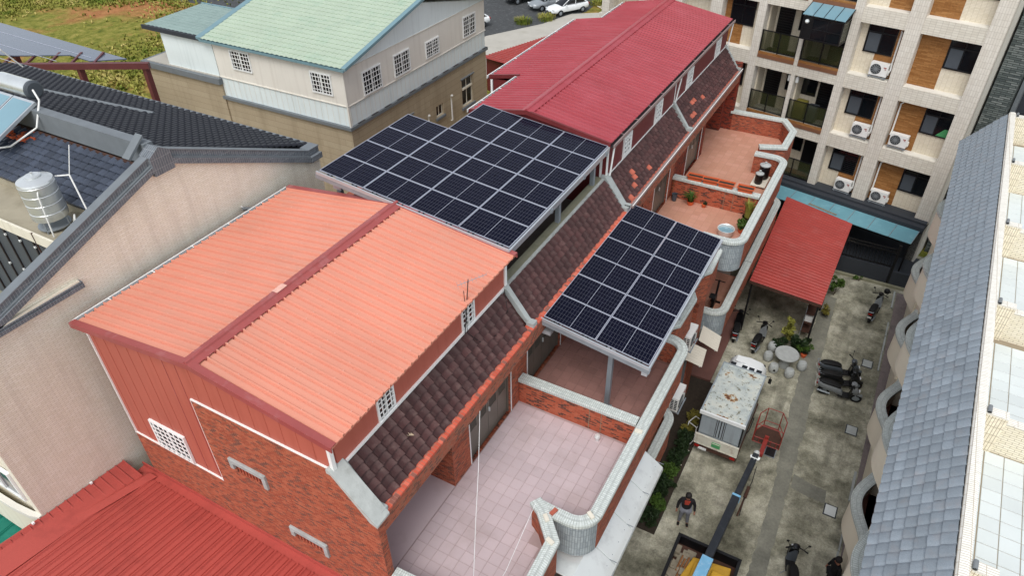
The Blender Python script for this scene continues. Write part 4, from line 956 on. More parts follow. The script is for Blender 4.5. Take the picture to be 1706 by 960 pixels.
# upper storey, boards
up_ = MB(); up_.box(-30.3, tx-.02, 23.55, 35.95, 7.02, 8.02); up_.o('board_wall', 'white_board', TB)
b = MB(); b.box(-30.32, tx+.0, 23.53, 35.97, 8.05, 9.75); b.o('upper_wall', 'cream_board', TB)
MB().box(-30.3, tx+.04, 23.49, 36.0, 8.02, 8.05).box(tx-.04, tx+.04, 23.49, 23.56, 7.02, 8.019).box(tx-.04, tx+.04, 23.49, 23.56, 8.051, 9.7).o('board_trim', 'cream_plain', TB)
b = MB(); b.prism([(tx+.01, 23.53, 9.76), (tx+.01, 35.97, 9.76), (tx+.01, 29.8, 11.15)], (-.2, 0, 0)); b.o('gable_board', 'white_board', TB)
for k in range(34):
    y = 23.7+k*.36; MB().box(tx-.02, tx-.012, y, y+.012, 7.03, 8.0).o('board_joint', 'cream_plain', TB)
for k in range(24):
    x = -30.2+k*.36; MB().box(x, x+.012, 23.54, 23.549, 7.03, 8.0).o('board_joint', 'cream_plain', TB)
MB().box(tx+.005, tx+.04, 23.5, 36, 9.74, 9.77).o('gable_trim', 'cream_plain', TB)
for y0, y1, z0, z1 in ((24.75, 26.17, 8.1, 9.27), (27.2, 28.54, 8.15, 9.28), (29.95, 31.2, 8.22, 9.1), (33.6, 34.93, 8.23, 9.38)):
    window(TB, (tx+.005, y0, z0), Y3, X3, y1-y0, z1-z0, 7, 5, fr=.06, bar=.035, proud=.06)
for x0, x1, z0, z1 in ((-29.15, -27.82, 8.62, 9.62), (-24.0, -22.75, 8.42, 9.44)):
    window(TB, (x0, 23.525, z0), X3, -Y3, x1-x0, z1-z0, 7, 5, fr=.06, bar=.035, proud=.06)
def tile_sheet(parent, o, A, D, pitch, step, m, name='roof_slope', h=.045, st=.03):
    o, A, D = V(o), V(A), V(D); a, d = A.normalized(), D.normalized(); N = a.cross(-d)
    if N.z < 0: N = -N
    nu = round(A.length/pitch)*4; nv = round(D.length/step); vs = []; fs = []; rows = []
    for j in range(nv):
        for e in (0, 1):
            r = []
            for i in range(nu+1):
                ph = i % 4; hh = (0, h*.7, h, h*.7)[ph]
                vs.append(o+A*(i/nu)+D*((j+e)/nv)+N*(hh+e*st)); r.append(len(vs)-1)
            rows.append(r)
    for r0, r1 in zip(rows, rows[1:]):
        for i in range(nu): fs.append((r0[i], r0[i+1], r1[i+1], r1[i]))
    b = MB().add(vs, fs)
    n0 = (vs[fs[0][1]]-vs[fs[0][0]]).cross(vs[fs[0][3]]-vs[fs[0][0]])
    if n0.dot(N) < 0: b.f = [f[::-1] for f in b.f]
    return b.o(name, m, parent)
gs = tile_sheet(TB, (-30.9, 29.8, 11.42), (9.3, 0, 0), (0, -6.5, -1.5), .3, .34, 'roof_green')
MB().ob((-30.9, 29.8, 11.36), (9.3, 0, 0), (0, -6.45, -1.49), (0, 0, .05)).o('under_sheet', 'bluegrey_trim', gs)
tile_sheet(TB, (-30.9, 29.8, 11.42), (9.3, 0, 0), (0, 6.5, -1.5), .3, .34, 'roof_green')
for s in (-1, 1):
    MB().ob((tx+.16, 29.8, 11.38), (.25, 0, 0), (0, 6.5*s, -1.5), (0, 0, .12)).o('rake_trim', 'bluegrey_trim', TB)
    MB().ob((-31.1, 29.8, 11.38), (.35, 0, 0), (0, 6.5*s, -1.5), (0, 0, .12)).o('rake_trim', 'bluegrey_trim', TB)
MB().box(-30.9, tx+.3, 23.27, 23.36, 9.80, 9.90).o('eave_trim', 'bluegrey_trim', TB)
b = MB(); b.box(-34.2, -30.45, 23.6, 27.4, 8.0, 9.72); b.o('annex_upper', 'white_board', TB)
an = tile_sheet(TB, (-35.3, 27.5, 10.0), (4.3, 0, 0), (0, -3.95, -.06), .3, .34, 'roof_greygreen', 'annex_roof', .03, .015)
MB().box(-35.3, -31.0, 23.4, 23.5, 9.76, 9.97).o('annex_fascia', 'black_wall', an); MB().box(-35.3, -30.9, 27.42, 27.52, 9.9, 10.06).o('annex_edge', 'bluegrey_trim', an)
MB().box(-35.25, -31.0, 23.52, 27.4, 9.73, 9.86).o('annex_deck_under', 'black_wall', an)
vc = thing('wall_vent', 'round brass vent cover on the tan wall', 'vent', (-23, 23.5, 5)); MB().lathe((-24.6, 23.44, 4.9), [(.14, .08), (.13, .0), (.06, -.08), (.01, -.1)], 14, 'y').o('cowl', 'yellow_paint', vc)
for (y, z) in ((29.6, 5.0), (31.9, 5.3)):
    wp = thing('vent_pipe', 'curved white vent pipe on the tan wall '+('left of the small window' if y < 30 else 'between the small and the tall window'), 'pipe', (tx, y, z), 'bent vent pipes on the tan wall')
    MB().path([(tx, y, z-1.3), (tx+.1, y, z-1.25), (tx+.1, y, z), (tx+.16, y-.08, z+.25), (tx+.3, y-.2, z+.35)], .045, 8).o('pipe_run', 'white_plastic', wp)
    MB().lathe((tx+.3, y-.2, z+.33), [(.07, 0), (.05, .06)], 8).o('pipe_end', 'white_plastic', wp)
# low red roof beyond
lr = ribs((-27.9, 45.0, 2.6), (2.3, 6.6, 0), (5.5, -2.2, .6), .3, .08, .04); LRF = thing('shed', 'faded red metal shed roof beside the concrete path', 'shed', (-24, 47, 0)); lr.o('roof', 'roof_old_red', LRF, solid=.02)
MB().prism([(-27.6, 45.2, 0), (-25.4, 51.4, 0), (-20.4, 49.4, 0), (-22.4, 43.2, 0)], (0, 0, 2.55)).o('wall', 'wall_darkred', LRF)
pl = thing('plastic_bundle', 'crumpled clear plastic bundle on the faded red shed roof', 'bundle', (-24, 47.2, 3))
b = MB(); leaves(b, (-24.0, 47.0, 3.15), .5, .5, .15, 60, .2); b.o('sheet', 'glass_blueish', pl)
# ---------------------------------------------------------------- cream apartment block
aa = radians(-12); au = V((cos(aa), sin(aa), 0)); an_ = V((sin(aa), -cos(aa), 0)); ao = V((0, 36, 0))
def AP(s, d, z): return ao+au*s+an_*d+V((0, 0, z))
def ab(b, s0, s1, d0, d1, z0, z1): return b.ob(AP(s0, d0, z0), au*(s1-s0), an_*(d1-d0), Z3*(z1-z0))
APT = thing('apartment_block', 'cream tiled apartment block with brown panels and glass balconies', 'apartment block', (0, 40, 0))
PIL = [(-16.5, -16.0), (-14.1, -13.6), (-11.8, -11.4), (-9.75, -9.1), (-7.19, -6.78), (-4.85, -4.66), (-2.68, -2.28), (-.36, .30), (2.75, 3.40)]
for s0, s1 in PIL: ab(MB(), s0, s1, -.5, 0, 2.5, 15.2).o('pillar', 'apt_tile', APT)
ab(MB(), -17, 2.9, -9, -1.25, 0, 15.1).o('core_wall', 'apt_recess', APT)
ab(MB(), 2.9, 3.395, -9, -.5, 0, 15.19).o('side_wall', 'cream_plain', APT)
TOPS = [4.97, 8.05, 11.13, 14.21]
for t in TOPS:
    for (a, c) in zip(PIL, PIL[1:]): ab(MB(), a[1]+.001, c[0]-.001, -.5, -.03, t, t+.68).o('floor_band', 'apt_tile_low', APT)
    for (a, c) in zip(PIL, PIL[1:]):
        if (a[1], c[0]) not in ((-6.78, -4.85), (-4.66, -2.68)): ab(MB(), a[1]+.002, c[0]-.002, -.5, -.1, t+.681, t+.70).o('ledge', 'cream_plain', APT)
    ab(MB(), -17, 2.9, -1.25, -.5, t+.3, t+.66).o('slab', 'cream_plain', APT)
def apt_window(s0, s1, z0, z1, d, curtain=True, louv=False):
    f = window(APT, AP(s0, d, z0), au, an_, s1-s0, z1-z0, 0, 0, .05, frame='black_metal', glass='glass_dark', proud=.05)
    ab(MB(), s0+.05, s1-.05, d+.02, d+.06, z1-.36, z1-.31).o('transom', 'black_metal', f)
    if curtain: ab(MB(), s0+.07, (s0+s1)/2-.03, d+.014, d+.018, z0+.06, z1-.38).o('curtain', 'panel_grey', f)
    if louv:
        for k in range(9): ab(MB(), (s0+s1)/2+.03, s1-.06, d+.02, d+.05, z0+.08+k*.1, z0+.11+k*.1).o('slat', 'black_metal', f)
for t in TOPS:
    # plain window bays (-2.28..-.36) and its mirror (-9.1..-7.19)
    for s0, s1, mir in ((-2.28, -.36, 0), (-9.1, -7.19, 1)):
        b = MB(); ab(b, s0, s1, -.75, -.5, t-2.38, t); b.o('bay_wall', 'apt_recess', APT)
        w0, w1 = (s0+.30, s1-.32) if not mir else (s0+.32, s1-.30)
        apt_window(w0, w1, t-1.37, t-.1, -.49, not mir, (t < 6 and not mir))
        if mir: ab(MB(), s0, w0-.01, -.5, -.482, t-1.37, t).o('wood_panel', 'apt_wood', APT); ab(MB(), s0, s0+1.05, -.5, -.482, t-2.38, t-1.38).o('wood_panel', 'apt_wood', APT)
        else: ab(MB(), w1+.01, s1, -.5, -.482, t-1.37, t).o('wood_panel', 'apt_wood', APT); ab(MB(), s1-1.05, s1, -.5, -.482, t-2.38, t-1.38).o('wood_panel', 'apt_wood', APT)
    ab(MB(), .30, 2.75, -.75, -.5, t-2.38, t).o('bay_wall', 'apt_recess', APT)
    ab(MB(), .30, 1.49, -.5, -.482, t-2.38, t).o('wood_panel', 'apt_wood', APT)
    apt_window(1.5, 2.75, t-1.37, t-.1, -.49)
    ab(MB(), -13.6, -9.75, -.75, -.5, t-2.38, t).o('bay_wall', 'apt_recess', APT)
    # balconies
    for s0, s1, mir in ((-6.78, -4.85, 0), (-4.66, -2.68, 1)):
        b = MB(); ab(b, s0+.001, s0+.08, -1.25, -.5, t-2.4, t+.3); ab(b, s1-.08, s1-.001, -1.25, -.5, t-2.4, t+.3); b.o('balcony_side', 'apt_recess', APT)
        ab(MB(), s0, s1, -1.25, .0, t-2.6, t-2.42).o('balcony_floor', 'brown_beam', APT)
        ab(MB(), s0+.002, s1-.002, -.06, -.01, t-2.419, t-2.30).o('balcony_curb', 'apt_wood', APT)
        ds = s0+.22 if not mir else s1-1.02
        dr = MB(); ab(dr, ds, ds+.8, -1.25, -1.2, t-2.4, t-.28); dr.o('balcony_door', 'black_metal', APT)
        for k in range(16): ab(MB(), ds+.06, ds+.74, -1.2, -1.18, t-2.3+k*.125, t-2.24+k*.125).o('slat', 'black_gloss', APT) if t > 7 else None
        ws = s1-.6 if not mir else s0+.1
        window(APT, AP(ws, -1.24, t-1.3), au, an_, .52 if not mir else .75, .98, 0, 0, .04, frame='black_metal', mull=0)
        rl = MB(); ab(rl, s0+.02, s1-.02, -.10, -.05, t-1.28, t-1.24); ab(rl, s0+.02, s1-.02, -.10, -.05, t-2.25, t-2.21)
        for q_ in (s0+.02, (s0+s1)/2-.02, s1-.06): ab(rl, q_, q_+.04, -.11, -.04, t-2.3, t-1.23)
        r = rl.o('railing', 'black_metal', APT)
        for q0, q1 in ((s0+.07, (s0+s1)/2-.03), ((s0+s1)/2+.03, s1-.07)): ab(MB(), q0, q1, -.085, -.075, t-2.2, t-1.29).o('glass_panel', 'glass_smoke', r)
# enclosed glass box on the upper balcony
gb = thing('glass_enclosure', 'black framed glass box closing in an apartment balcony', 'enclosure', tuple(AP(-3.7, .4, 10.2)))
b = MB(); z0, z1 = 10.15, 11.2
for s_ in (-4.55, -2.72): 
    ab(b, s_-.03, s_+.03, .0, .06, z0, z1+.35); ab(b, s_-.03, s_+.03, .84, .9, z0, z1); ab(b, s_-.03, s_+.03, .06, .84, z0, z0+.06); ab(b, s_-.03, s_+.03, .06, .84, z1-.06, z1)
for q_ in (-4.1, -3.4): ab(b, q_-.02, q_+.02, .85, .89, z0+.06, z1-.06)
ab(b, -4.52, -2.75, .84, .9, z0, z0+.06); ab(b, -4.52, -2.75, .84, .9, z1-.06, z1); ab(b, -4.52, -2.75, .86, .89, z0+.5, z0+.53); b.o('frame', 'black_metal', gb)
ab(MB(), -4.5, -2.75, .86, .87, z0+.07, z1-.07).o('front_glass', 'glass_dark', gb); ab(MB(), -4.1, -4.52, .871, .876, z0+.06, z1-.06).o('solid_panel', 'black_metal', gb)
for s_ in (-4.56, -2.72): ab(MB(), s_, s_+.012, .07, .83, z0+.07, z1-.07).o('side_glass', 'glass_smoke', gb)
for k in range(4):
    s0 = -4.62+k*.5; MB().ob(AP(s0+.015, .02, z1+.4), au*.47, an_*.98+V((0, 0, -.32)), V((0, 0, .02))).o('roof_pane', 'glass_blueish', gb)
for k in range(5): MB().ob(AP(-4.635+k*.5, .02, z1+.39), au*.03, an_*.98+V((0, 0, -.32)), V((0, 0, .04))).o('roof_bar', 'black_metal', gb)
for p_, zz, s_ in ((0, 7.75, -4.96), (1, 7.75, -4.55)):
    hl = thing('balcony_heater', ('chrome water heater cylinder on the balcony without a washing machine', 'chrome water heater cylinder on the balcony with the washing machine')[p_], 'lamp', tuple(AP(s_, -.25, zz)), 'chrome water heaters beside the balcony pillar'); MB().lathe(AP(s_, -.2, zz-.12), [(.05, 0), (.08, .03), (.08, .3), (.04, .34)], 12).o('shade', 'steel_shine', hl); MB().tube(AP(s_, -.2, zz+.0), AP(s_, -.5, zz), .015, 6).o('arm', 'steel_grey', hl)  # small chrome water heaters, built in the form of lamps
gl = thing('globe_lamp', 'round chrome lamp on the glass enclosure', 'lamp', tuple(AP(-4.32, .9, 11.0))); MB().lathe(AP(-4.34, .98, 11.0)-V((0, 0, .09)), [(.03, 0), (.08, .03), (.1, .09), (.08, .15), (.03, .18)], 14).o('globe', 'steel_shine', gl)
wm = thing('washing_machine', 'olive covered washing machine behind the smoked balcony glass', 'washing machine', tuple(AP(-4.2, -.7, 5.65))); ab(MB(), -4.5, -3.95, -1.0, -.45, 5.66, 6.6).o('cover', 'leaf_warm', wm, bevel=.04); ab(MB(), -3.85, -3.35, -1.0, -.5, 5.66, 6.5).o('drum_box', 'panel_grey', wm, bevel=.04)
gt = MB().prism([AP(2.2, -.47, 6.7), AP(2.68, -.47, 6.7), AP(2.68, -.47, 7.1), AP(2.52, -.47, 7.1)], an_*.008); tag(gt.o('green_cloth', 'plate_green'), 'green cloth hanging in the dark apartment window', 'cloth')
# ground floor: ledge, awning, gate wall
ab(MB(), -14, 3.38, -.5, .62, 2.28, 2.58).o('base_ledge', 'black_wall', APT); ab(MB(), -14, 3.38, -.48, .3, 2.581, 2.68).o('base_step', 'black_wall', APT)
ab(MB(), -14, 3.3, -1.2, -.5, 0, 2.28).o('ground_wall', 'black_wall', APT)
AW = thing('blue_awning', 'pale blue sheet awning above the black gate', 'awning', tuple(AP(0, 1.2, 0)))
for k in range(8):
    s1 = 3.27-k*1.03; b = MB(); b.ob(AP(s1-1.01, .63, 2.36), au*1.0, an_*1.2+V((0, 0, -.1)), V((0, 0, .025))); b.o('sheet', 'blue_sheet', AW)
    b = MB(); b.ob(AP(s1-.01, .64, 2.385), au*.025, an_*1.18+V((0, 0, -.1)), V((0, 0, .012))); b.o('seam', 'steel_grey', AW)
ab(MB(), -4.9, 3.27, 1.72, 1.76, 2.12, 2.22).o('front_beam', 'black_metal', AW)
for s_ in (3.2, -.2): ab(MB(), s_-.04, s_+.04, 1.66, 1.72, 0, 2.15).o('post', 'black_metal', AW)
GW = thing('gate_wall', 'dark grey garden wall with black bar fence under blue awning', 'fence', (1, 33.1, 0))
MB().box(-4.0, 2.35, 33.05, 33.2, 0, 1.0).box(2.5, 3.3, 33.05, 33.2, 0, .85).o('low_wall', 'black_wall', GW)
MB().box(-4.0, 3.3, 32.9, 33.05, 0, .12).o('footing', 'concrete_moss', GW)
b = MB().box(-4, 2.4, 33.1, 33.15, 1.05, 1.1).box(-4, 2.4, 33.1, 33.15, 1.85, 1.9).box(-4, 2.4, 33.1, 33.15, 2.02, 2.06).box(2.38, 2.5, 33.06, 33.19, 0, 2.3); b.o('rail', 'black_metal', GW)
for k in range(44): MB().box(-3.95+k*.145, -3.925+k*.145, 33.11, 33.14, 1.0, 2.1).o('bar', 'black_metal', GW)
struct('rear_yard', MB().box(-5, 4, 33.2, 36.2, -.1, .012), 'black_wall')  # yard floor coloured dark for the shade under the awning
# air conditioners
def ac_meshes():
    d = {}
    b = MB(); b.box(-.4, .4, 0, .29, 0, .58); d['body'] = b.mesh('ac_body', 'white_plastic')
    b = MB(); b.lathe((-.13, -.003, .3), [(.235, 0), (.235, -.012), (.2, -.014)], 24, 'y'); d['fan_guard'] = b.mesh('fan_guard', 'ac_grille')
    b = MB()
    for k in range(12):
        t = k*pi/6; b.ob((-.13, -.02, .3), (cos(t)*.21, 0, sin(t)*.21), (-sin(t)*.03, 0, cos(t)*.03), (0, -.006, 0))
    b.lathe((-.13, -.02, .3), [(.07, 0), (.07, -.016), (.02, -.02)], 14, 'y'); d['fan_blade'] = b.mesh('fan_blade', 'grey_plastic')
    b = MB(); b.box(.2, .32, -.008, 0, .4, .44).box(.25, .32, -.008, 0, .34, .37); d['badge'] = b.mesh('badge', 'cloth_red')
    b = MB(); b.box(-.42, .42, -.06, -.02, -.06, -.03).box(-.42, .42, .3, .33, -.06, -.03).box(-.36, -.32, -.06, .45, -.1, -.06).box(.32, .36, -.06, .45, -.1, -.06); d['bracket'] = b.mesh('bracket', 'steel_grey')
    b = MB().box(.4, .46, .08, .2, .1, .3); d['valve_cover'] = b.mesh('valve_cover', 'white_plastic')
    b = MB()
    for k in range(6):
        for j in range(2): b.box(-.404, -.399, .04+j*.12, .13+j*.12, .08+k*.075, .13+k*.075)
    d['side_grille'] = b.mesh('side_grille', 'ac_grille')
    return d
ACM = ac_meshes()
def ac(label, M, group=None, pipe=None):
    T = thing('air_conditioner', label, 'air conditioner', (0, 0, 0), group, world=False); T.matrix_world = M
    for k, me in ACM.items(): inst(me, k, T, Matrix.Identity(4))
    if pipe:
        Mi = M.inverted(); b = MB(); b.path([Mi @ V(p) for p in pipe], .04, 8); b.o('conduit', 'white_plastic', T)
    return T
FL = {0: 'first', 1: 'second', 2: 'third'}
for k, (zb, nm) in enumerate(((2.78, 'just above the dark ledge'), (5.86, 'below the louvre-free middle window'), (8.9, 'on the upper storey under a wide dark window'))):
    s_ = -.95; M = frame_m(AP(s_, -.12, zb), au, -an_, Z3)
    ac(('white air conditioner on the narrow bay of the apartment, '+('lowest', 'middle', 'highest')[k]+' of three'), M, 'apartment air conditioners', [AP(-.52, -.2, zb+.2), AP(-.46, -.2, zb+.32), AP(-.52, -.38, zb+.6), AP(-.52, -.38, zb+2.0), AP(-.56, -.46, zb+2.05)])
for k, zb in enumerate((2.78, 5.86)):
    M = frame_m(AP(.86, -.12, zb), au, -an_, Z3)
    ac('white air conditioner before the wide wood panel, '+('lower', 'upper')[k]+' of two', M, 'apartment air conditioners', [AP(.4, -.3, zb+.4), AP(.4, -.42, zb+.6), AP(.4, -.42, zb+1.95), AP(.48, -.48, zb+2.0)])
# stone-clad neighbour
SN = thing('stone_clad_building', 'dark slate clad building beyond the apartment corner', 'building', (6, 42, 0))
ab(MB(), 3.5, 4.4, -14, -1.9, 0, 15).o('stone_wall', 'stone_clad', SN); ab(MB(), 4.5, 12, -14, -3.2, 0, 15).o('dark_wall', 'black_wall', SN); ab(MB(), 4.45, 4.62, -3.2, -2.6, 0, 15).o('corner_pier', 'slate_cap', SN)
for zz in (4, 7.1, 10.2): ab(MB(), 5.0, 9, -3.19, -3.0, zz, zz+.6).o('brown_band', 'brown_beam', SN)
# ---------------------------------------------------------------- cream block with blue-grey tile roof (right)
ra = math.atan(.034); ax_ = V((cos(ra), -sin(ra), 0)); ay_ = V((sin(ra), cos(ra), 0)); ro = V((0, 16, 0))
def RB(x, y, z): return ro+ax_*x+ay_*(y-16)+V((0, 0, z))
def rb(b, x0, x1, y0, y1, z0, z1): return b.ob(RB(x0, y0, z0), ax_*(x1-x0), ay_*(y1-y0), Z3*(z1-z0))
RT = thing('cream_block', 'cream row block with wavy balconies and blue-grey tile roof', 'building', (6, 16, 0))
YA, YZ = 1.0, 32.35
CEN = [11.62-4.36, 11.62, 15.98, 20.34, 24.7, 29.06]
b = MB(); gwall(b, RB(2.95, YA, 0), ay_, -ax_, YZ-YA, 8.3, .2, [(c-1.25-YA, c+1.25-YA, z0, z0+2.3) for c in CEN for z0 in (2.75, 5.75)]); b.o('alley_wall', 'cream_wave', RT)
rb(MB(), 4.0, 10, YA+.1, YZ-.1, 0, 8.3).o('core_wall', 'cream_render', RT); rb(MB(), 3.15, 4.0, YZ-.3, YZ, 0, 8.6).o('end_wall', 'cream_render', RT)
for c in CEN:
    for z0 in (2.6, 5.6):
        pth = []
        for k in range(17):
            t = -1+k/8; y = c+t*1.5; x = 2.97-.47*(cos(t*pi/2)**1.6 if abs(t) < 1 else 0); q = RB(x, y, 0); pth.append((q.x, q.y))
        bp = MB().sweep(pth, [(-.09, z0), (-.09, z0+1.1), (.0, z0+1.1), (.0, z0)]).o('balcony', 'cream_wave', RT)
        MB().sweep(pth, [(-.13, z0+1.1), (-.13, z0+1.19), (.17, z0+1.19), (.17, z0+1.1)]).o('cap', 'rib_cap', bp)
        q = [RB(2.97, c-1.5, z0)]+[V((p[0], p[1], z0)) for p in pth[1:-1]]+[RB(2.97, c+1.5, z0), RB(3.9, c+1.5, z0), RB(3.9, c-1.5, z0)]
        MB().prism(q, (0, 0, .15)).o('floor', 'step_tile', bp)
        rb(MB(), 2.925, 2.95, c-1.62, c-1.58, z0+.3, z0+1.6).o('corner_trim', 'cream_wall_tile', bp)
rb(MB(), 3.9, 3.95, YA, YZ, 2.6, 8.2).o('inner_wall', 'recess_dark', RT)  # dark sheet before the core wall, standing in for shade in the balcony openings
# tiled slope
e0, c0 = RB(2.46, YA, 8.22), RB(3.64, YA, 9.66); A_ = ay_*(YZ-YA); D_ = e0-c0
rs = MB(); rs.prism([RB(2.5, YA, 8.12), RB(3.66, YA, 9.58), RB(3.66, YA, 8.1), RB(2.7, YA, 8.1)], A_); rs = rs.o('tile_roof', 'tile_bluegrey', RT)
TB_ = tile_mesh('roof_tile_block', 'tile_bluegrey', .305, .262, 'B', .032)
tiled(rs, TB_, c0+ay_*0, A_, D_, round((YZ-YA)/.3), 7, join_from=lambda p, n: p.y > 19.2 or p.y < 8.0)
b = MB()
for k in range(round((YZ-YA)/.3)): b.tube(RB(2.47, YA+.15+k*.3, 8.2), RB(2.6, YA+.15+k*.3, 8.34), .055, 6)
stuff(b.o('eave_ends', 'tile_bluegrey', rs))
# white cap, roof terrace, cross walls
P_ = [(3.64, 9.6), (3.64, 9.70), (3.68, 9.76), (3.80, 9.78), (3.86, 9.76), (3.86, 8.55), (3.64, 8.55)]
b = MB(); n = len(P_); o0 = [RB(x, YA, z) for x, z in P_]; o1 = [RB(x, YZ, z) for x, z in P_]; b.add(o0+o1, [(i, (i+1) % n, n+(i+1) % n, n+i) for i in range(n)]+[tuple(range(n))[::-1], tuple(range(n, 2*n))]); b.o('parapet', 'white_cap_tile', RT)
dk = rb(MB(), 3.86, 9.8, YA, YZ, 8.3, 8.59).o('roof_deck', 'grout_tan', RT)
FW = flat_tile('deck_tile', 'floor_white', .378, .37, .012)
LY = [5.85, 10.2, 14.52, 18.9, 23.35, 27.9, 32.25]
J = MB()
for i in range(10):
    y = YA+.25
    while y < YZ-.25:
        if not any(abs(y-l_) < .26 for l_ in LY):
            M = frame_m(RB(4.045 if i == 0 else 4.425+.39*(i-1), y, 8.592), ax_, ay_, Z3)
            if i == 0: M = M @ Matrix.Diagonal((.88, 1, 1, 1))
            if i < 4 and y > 8.6: inst(FW, 'deck_tile', dk, M)
            else: J.add([M @ v.co for v in FW.vertices], [tuple(q_.vertices) for q_ in FW.polygons])
        y += .382
stuff(J.o('deck_tiles', 'floor_white', dk))
for l_ in LY:
    w0 = rb(MB(), 3.862, 4.32, l_-.11, l_+.11, 8.594, 9.66).o('cross_pier', 'cream_rib_tile', RT); rb(MB(), 3.862, 4.32, l_-.12, l_+.12, 9.661, 9.70).o('pier_cap', 'white_cap_tile', w0)
    w1 = rb(MB(), 4.32, 9.8, l_-.06, l_+.1, 8.594, 9.5).o('cross_wall', 'cream_wall_tile', RT); rb(MB(), 4.322, 9.8, l_-.08, l_+.12, 9.501, 9.55).o('wall_cap', 'white_cap_tile', w1)
for k, l_ in enumerate(LY[1:]):
    sp = thing('spotlight', 'small grey spotlight on the white roof pier, '+('sixth', 'fifth', 'fourth', 'third', 'second', 'first')[k]+' pier from the apartment block', 'spotlight', tuple(RB(3.93, l_-.02, 9.7)), 'spotlights on the roof piers'); MB().tube(RB(3.93, l_-.12, 9.74), RB(3.93, l_+.06, 9.77), .045, 10).o('barrel', 'grey_plastic', sp); MB().tube(RB(3.93, l_-.125, 9.738), RB(3.93, l_-.119, 9.739), .036, 10).o('lens', 'black_gloss', sp)
rc = MB(); rc.path([RB(4.36, 9.95, 9.72), RB(4.42, 10.02, 9.7), RB(4.46, 10.15, 9.62), RB(4.44, 10.3, 9.58)], .018, 8); tag(rc.o('rusty_hook', 'rust_dark'), 'rusty bent pipe on the cream cross wall', 'pipe')
# ---------------------------------------------------------------- carport
CP = thing('carport', 'red ribbed metal carport roof on dark posts beside the balcony', 'carport', (-1.6, 30, 0))
A0, A1, B0, B1 = V((-3.06, 26.25, 2.86)), V((-.03, 26.15, 2.72)), V((-3.2, 34.2, 2.86)), V((.12, 33.3, 2.72))
b = MB(); nr = 34; vs = []; fs = []
for i in range(nr*4+1):
    t = i/(nr*4); h = (0, .035, .035, 0)[i % 4]; p, q = A0.lerp(B0, t), A1.lerp(B1, t); vs += [p+V((0, 0, h)), q+V((0, 0, h))]
for i in range(nr*4): fs.append((2*i, 2*i+1, 2*i+3, 2*i+2))
b.add(vs, fs).o('roof_sheet', 'roof_carport', CP, solid=-.02)
MB().ob(A0-V((0, .02, .14)), A1-A0, (0, .05, 0), (0, 0, .12)).o('front_beam', 'rust_dark', CP); MB().ob(A1-V((.1, 0, .16)), B1-A1, (.06, 0, 0), (0, 0, .12)).o('side_beam', 'rust_dark', CP)
for x, y in ((-.14, 26.3), (-.05, 29.5), (.0, 32.9), (-2.95, 26.35)): MB().box(x-.04, x+.04, y-.04, y+.04, 0, 2.66).o('post', 'black_metal', CP)
MB().ob((-2.1, 33.9, 2.9), (1.4, -.4, -.05), (.03, .12, 0), (0, 0, .02)).o('torn_flashing', 'fabric_tarp', CP)
rk = thing('storage_rack', 'metal rack with boxes under the carport edge', 'rack', (-.3, 27.5, 0))
for z in (.5, 1.0, 1.5): MB().box(-.55, -.15, 26.9, 28.6, z, z+.03).o('shelf', 'rust_dark', rk)
for x, y in ((-.54, 26.92), (-.17, 26.92), (-.54, 28.57), (-.17, 28.57)): MB().box(x-.015, x+.015, y-.015, y+.015, 0, 1.9).o('upright', 'steel_grey', rk)
for k, (m, y) in enumerate((('white_plastic', 27.0), ('cloth_red', 27.5), ('louvre', 28.0))):
    bx = MB().box(-.52, -.2, y, y+.38, 1.032, 1.3).box(-.53, -.19, y-.01, y+.39, 1.3, 1.33); tag(bx.o('storage_box', m, bevel=.01), ('white', 'red', 'cream')[k]+' box on the rack under the carport', 'box')
# ---------------------------------------------------------------- stone table and stools
ST = thing('stone_table', 'round grey stone table by the shrubs', 'table', (-.72, 24.85, 0))
b = MB(); b.lathe((-.72, 24.85, 0), [(.46, .66), (.5, .69), (.5, .74), (.47, .77)], 32); b.sm = True; b.o('top', 'stone_grey', ST)
b = MB(); b.lathe((-.72, 24.85, 0), [(.2, 0), (.24, .12), (.19, .3), (.19, .45), (.26, .66)], 20); b.sm = True; b.o('pedestal', 'stone_grey', ST)
sm = MB(); sm.lathe((0, 0, 0), [(.14, 0), (.19, .08), (.205, .2), (.19, .33), (.155, .4), (.12, .415)], 20); sm.sm = True; sm = sm.mesh('stone_stool', 'stone_grey')
rm = MB(); rm.lathe((0, 0, 0), [(.158, .385), (.168, .395), (.155, .41)], 20); rm = rm.mesh('rim', 'concrete_cap')
pt = MB(); pt.prism([(-.05, -.197, .2), (.05, -.197, .2), (.03, -.197, .3), (-.03, -.197, .29)], (0, -.012, 0)); pt = pt.mesh('panda_mark', 'black_rubber')
for k, (x, y, lb) in enumerate(((-1.40, 25.62, 'stone drum stool nearest the carport shrubs'), (-1.42, 24.92, 'stone drum stool beside the black scooter'), (-1.05, 24.3, 'stone drum stool with a dark painted mark'), (-.4, 24.3, 'stone drum stool toward the open concrete'), (-.02, 25.0, 'stone drum stool on the trench side of the table'))):
    T = thing('stone_stool', lb, 'stool', (x, y, 0), 'stone stools round the table', world=False, rz=random.random() if k != 2 else .3); inst(sm, 'drum', T, Matrix.Identity(4)); inst(rm, 'rim', T, Matrix.Identity(4))
    if k == 2: inst(pt, 'mark', T, Matrix.Identity(4))
